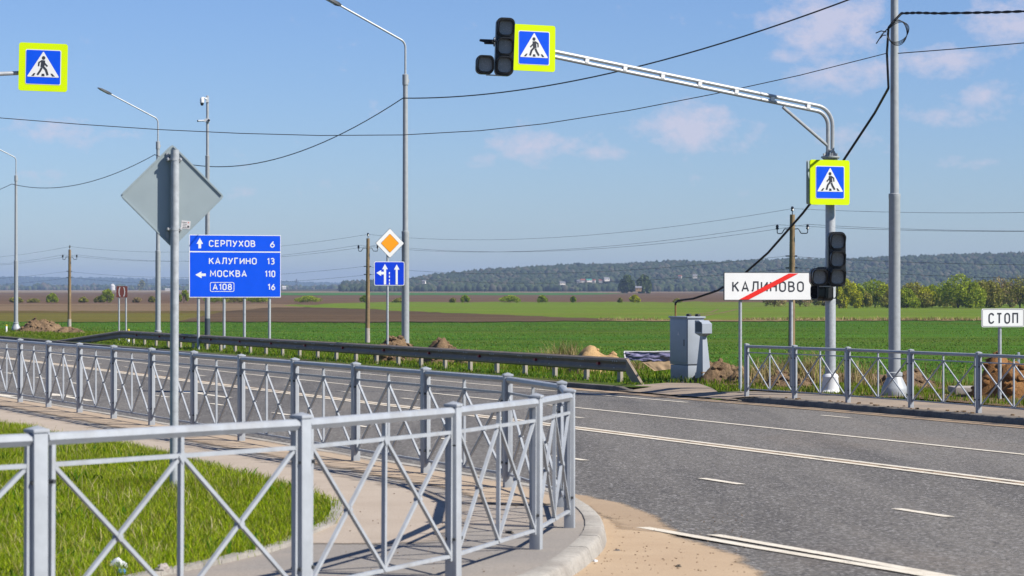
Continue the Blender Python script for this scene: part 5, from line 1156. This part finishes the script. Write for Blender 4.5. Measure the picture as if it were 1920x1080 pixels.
# far houses
def house(px, py, d, w, h, roof, label, wall='house', rz=.3):
    p = at(px,py,d); t = thing('village_house', label, 'house', (p.x,p.y,p.z), rz, 'far village houses'); dp = w*.8
    MB().box((0,0,h*.3),(w,dp,h*1.4)).build('wall', M[wall], t); b = MB(); b.add([(-w*.56,-dp*.56,h),(w*.56,-dp*.56,h),(w*.56,dp*.56,h),(-w*.56,dp*.56,h),(-w*.56,0,h*1.65),(w*.56,0,h*1.65)],[(0,1,5,4),(2,3,4,5),(0,4,3),(1,2,5),(3,2,1,0)]); b.build('roof', M[roof], t)
    for sx in (-.25,.25): MB().box((sx*w,-dp/2-.03,h*.55),(w*.18,.06,h*.35)).build('window', M['glass'], t)
hs = [(1085,528,'roof_grey','leftmost white house of the hillside village'),(1093,527.5,'roof_red','white house with red roof left of the green-roofed one'),(1104,526.5,'roof_green','house with a green roof on the wooded hillside'),(1113,528,'roof_red','red-roofed house just right of the green roof'),(1127,527.5,'roof_red','reddish house further right in the hillside village'),(1137,524.5,'roof_grey','whitest house at the right end of the hillside village'),(1275,519.5,'roof_red','lone pinkish house high on the hill left of the place-name sign'),(1303,519,'roof_grey','lone white house on the hill close to the place-name sign'),(1054,531.5,'roof_grey','small white house low at the hill foot'),(795,529.5,'roof_grey','pale house among trees near the left end of the hill')]
for i,(px,py,rf,l) in enumerate(hs): house(px,py+1.4,2225 if px != 795 else 2240,3.0+1.0*(i%3),1.5+.3*(i%2),rf,l,rz=.3*((i%3)-1))
house(1197,544.5,1490,3.6,1.6,'roof_grey','tiny pale hut between the two lone trees','soil_sand',.05)
p = at(211,538,3850); t = thing('storage_tank', 'white domed tank on the plain left of the chevron sign', 'tank', (p.x,p.y,HC-3.4)); MB().lathe([(4.2,0),(4.2,6),(3.6,8),(2.2,9.4),(.3,10)], 18).build('shell', M['house'], t); MB().lathe([(4.3,5.8),(4.3,6.2)],18).build('band', M['roof_grey'], t)
def farm(px, d, w, h, l):
    p = at(px,540,d); t = thing('farm_shed', l, 'shed', (p.x,p.y,HC-3.4), .1, 'far farm sheds'); MB().box((0,0,h/2),(w,w*.4,h)).build('wall', M['house'], t); MB().add([(-w*.52,-w*.23,h),(w*.52,-w*.23,h),(w*.52,w*.23,h),(-w*.52,w*.23,h),(-w*.52,0,h*1.3),(w*.52,0,h*1.3)],[(0,1,5,4),(2,3,4,5),(0,4,3),(1,2,5)]).build('roof', M['house'], t)
farm(228,3850,13,3.2,'long white shed beside the far domed tank'); farm(318,3000,11,2.2,'white shed on the plain just left of the near sign post'); farm(533,3800,6,5,'white shed on the plain just right of the blue sign')
def pylon(px, d, h, l):
    p = at(px,540,d); t = thing('lattice_pylon', l, 'pylon', (p.x,p.y,HC-3.5), .4, 'far lattice pylons'); b = MB(); w = h*.12
    for sx,sy in ((1,1),(1,-1),(-1,-1),(-1,1)): b.tube([(sx*w,sy*w,0),(sx*w*.2,sy*w*.2,h)], .16, 4)
    for k in range(6):
        for sx in (1,-1): f0 = 1-.8*k/6; f1 = 1-.8*(k+1)/6; b.tube([(sx*w*f0,-w*f0,h*k/6),(-sx*w*f1,-w*f1,h*(k+1)/6)], .10, 4)
    b.build('tower', M['wire'], t); b = MB()
    for z in (.72,.85): b.tube([(-w*1.6,0,h*z),(w*1.6,0,h*z)], .16, 4)
    b.build('cross_arm', M['wire'], t)
pylon(275,3600,17.5,'thin lattice pylon on the plain right of the chevron sign'); pylon(556,3600,17.0,'thin lattice pylon on the plain right of the blue direction sign')
tree('lone_tree', 265, 543, 524, 12, 3300, OG, 'lone pale tree far off above the chevron sign', 'pair of lone trees on the left plain', 500, False, 'tree', 3, 1.2)
# ------------------------------------------------------------------ haze
hz = MB().box((0,4700,33.5),(14000,11800,73)).build('haze', M['white'], ang=0); hz['kind'] = 'stuff'; hz['label'] = 'thin blue air haze over the plain'; hz['category'] = 'haze'
hm_ = bpy.data.materials.new('air_haze'); hm_.use_nodes = True; nt = hm_.node_tree; nt.nodes.clear(); out = nt.nodes.new('ShaderNodeOutputMaterial'); pv = nt.nodes.new('ShaderNodeVolumePrincipled'); pv.inputs['Color'].default_value = (.375,.50,.725,1); pv.inputs['Density'].default_value = .000128; pv.inputs['Anisotropy'].default_value = .0; nt.links.new(pv.outputs[0], out.inputs['Volume']); hz.data.materials.clear(); hz.data.materials.append(hm_)
# ------------------------------------------------------------------ light and sky
SAZ, SEL = R(23), R(42); S3 = Vector((math.cos(SAZ)*math.cos(SEL), -math.sin(SAZ)*math.cos(SEL), math.sin(SEL)))
sun = bpy.data.lights.new('sun', 'SUN'); sun.energy = 5.0; sun.angle = R(.53); sun.color = (1,.955,.88); so2 = bpy.data.objects.new('sun', sun); C.objects.link(so2); so2.rotation_euler = (-S3).to_track_quat('-Z','Y').to_euler(); so2.location = (30,-20,40)
W = bpy.data.worlds.new('World'); bpy.context.scene.world = W; W.use_nodes = True; t = NT(W); bg = W.node_tree.nodes['Background']
sk = t.new('ShaderNodeTexSky'); sk.sky_type = 'NISHITA'; sk.sun_disc = False; sk.sun_elevation = SEL; sk.sun_rotation = math.pi/2+SAZ; sk.air_density = 1.0; sk.dust_density = .25; sk.ozone_density = 2.5; sk.altitude = 100
tc = t.new('ShaderNodeTexCoord'); sx = t.new('ShaderNodeSeparateXYZ'); t.link(tc.outputs['Generated'], sx.inputs[0])
yy = t.math('MAXIMUM', sx.outputs[1], .05); ax_ = t.math('DIVIDE', sx.outputs[0], yy); az_ = t.math('DIVIDE', sx.outputs[2], yy)
cv = t.new('ShaderNodeCombineXYZ'); t.link(ax_, cv.inputs[0]); t.link(az_, cv.inputs[1])
tot = None
for px,py,wx,wy,st_ in ((1300,238,125,66,1.1),(1535,50,170,85,1),(1480,40,90,50,.9),(1600,30,80,60,1),(1560,140,150,55,.85),(1480,105,80,30,.8),(1010,272,130,46,.95),(1130,285,90,30,.65),(910,300,60,24,.55),(1770,112,140,50,.9),(1900,45,120,70,.95),(1760,215,140,36,.75),(1850,180,120,40,.6),(1345,215,60,30,.8),(1250,262,60,26,.7),(90,245,140,36,.7),(215,252,70,22,.5),(95,325,80,32,.55),(700,350,60,26,.35),(620,345,60,24,.25),(1590,255,80,40,.6),(1420,245,60,32,.6),(1830,300,120,32,.4),(480,360,80,20,.2)):
    s_ = t.new('ShaderNodeVectorMath', operation='SUBTRACT'); t.link(cv.outputs[0], s_.inputs[0]); s_.inputs[1].default_value = ((px-960)/F,(540-py)/F,0)
    d_ = t.new('ShaderNodeVectorMath', operation='DIVIDE'); t.link(s_.outputs[0], d_.inputs[0]); d_.inputs[1].default_value = (wx/F,wy/F,1)
    l_ = t.new('ShaderNodeVectorMath', operation='LENGTH'); t.link(d_.outputs[0], l_.inputs[0]); g = t.new('ShaderNodeMapRange', interpolation_type='SMOOTHSTEP'); g.inputs[1].default_value = 1.25; g.inputs[2].default_value = 0; g.inputs[4].default_value = st_; t.link(l_.outputs[1], g.inputs[0])
    tot = g.outputs[0] if tot is None else t.math('MAXIMUM', tot, g.outputs[0])
mp = t.new('ShaderNodeMapping'); mp.inputs['Scale'].default_value = (1,1.5,1); t.link(cv.outputs[0], mp.inputs[0])
n1 = t.noise(mp.outputs[0], 75, 10, .66); n2 = t.noise(mp.outputs[0], 24, 4, .55)
nn = t.math('ADD', t.math('MULTIPLY', t.math('SUBTRACT', n1, .5), 2.6), t.math('MULTIPLY', t.math('SUBTRACT', n2, .5), 1.2))
cm = t.ramp(t.math('ADD', t.math('MULTIPLY', tot, 1.25), t.math('SUBTRACT', nn, .36)), 0, .9)
ny = t.math('GREATER_THAN', sx.outputs[1], .06); cm = t.math('MULTIPLY', t.math('MULTIPLY', cm, ny), .72)
SKYK = (1,1,1,1)
skt = t.mix(1, sk.outputs[0], (.632,.775,1.10,1), 'MULTIPLY')
cc = t.mix(cm, skt, (6.0,5.7,6.8,1)); t.link(cc, bg.inputs[0]); bg.inputs[1].default_value = .0655
# ------------------------------------------------------------------ camera
cam = bpy.data.cameras.new('camera'); co = bpy.data.objects.new('camera', cam); C.objects.link(co); co.location = (0,0,HC); co.rotation_euler = (R(90),0,0)
cam.lens = 85; cam.sensor_width = 36; cam.clip_start = .1; cam.clip_end = 30000; cam.dof.use_dof = True; cam.dof.focus_distance = 50; cam.dof.aperture_fstop = 6.3
sc = bpy.context.scene; sc.camera = co
sc.view_settings.view_transform = 'Standard'; sc.view_settings.look = 'None'; sc.view_settings.gamma = 1; sc.view_settings.exposure = .82
sc.render.engine = 'CYCLES'; sc.cycles.max_bounces = 6; sc.cycles.transparent_max_bounces = 12; sc.cycles.use_denoising = True; sc.cycles.volume_bounces = 0
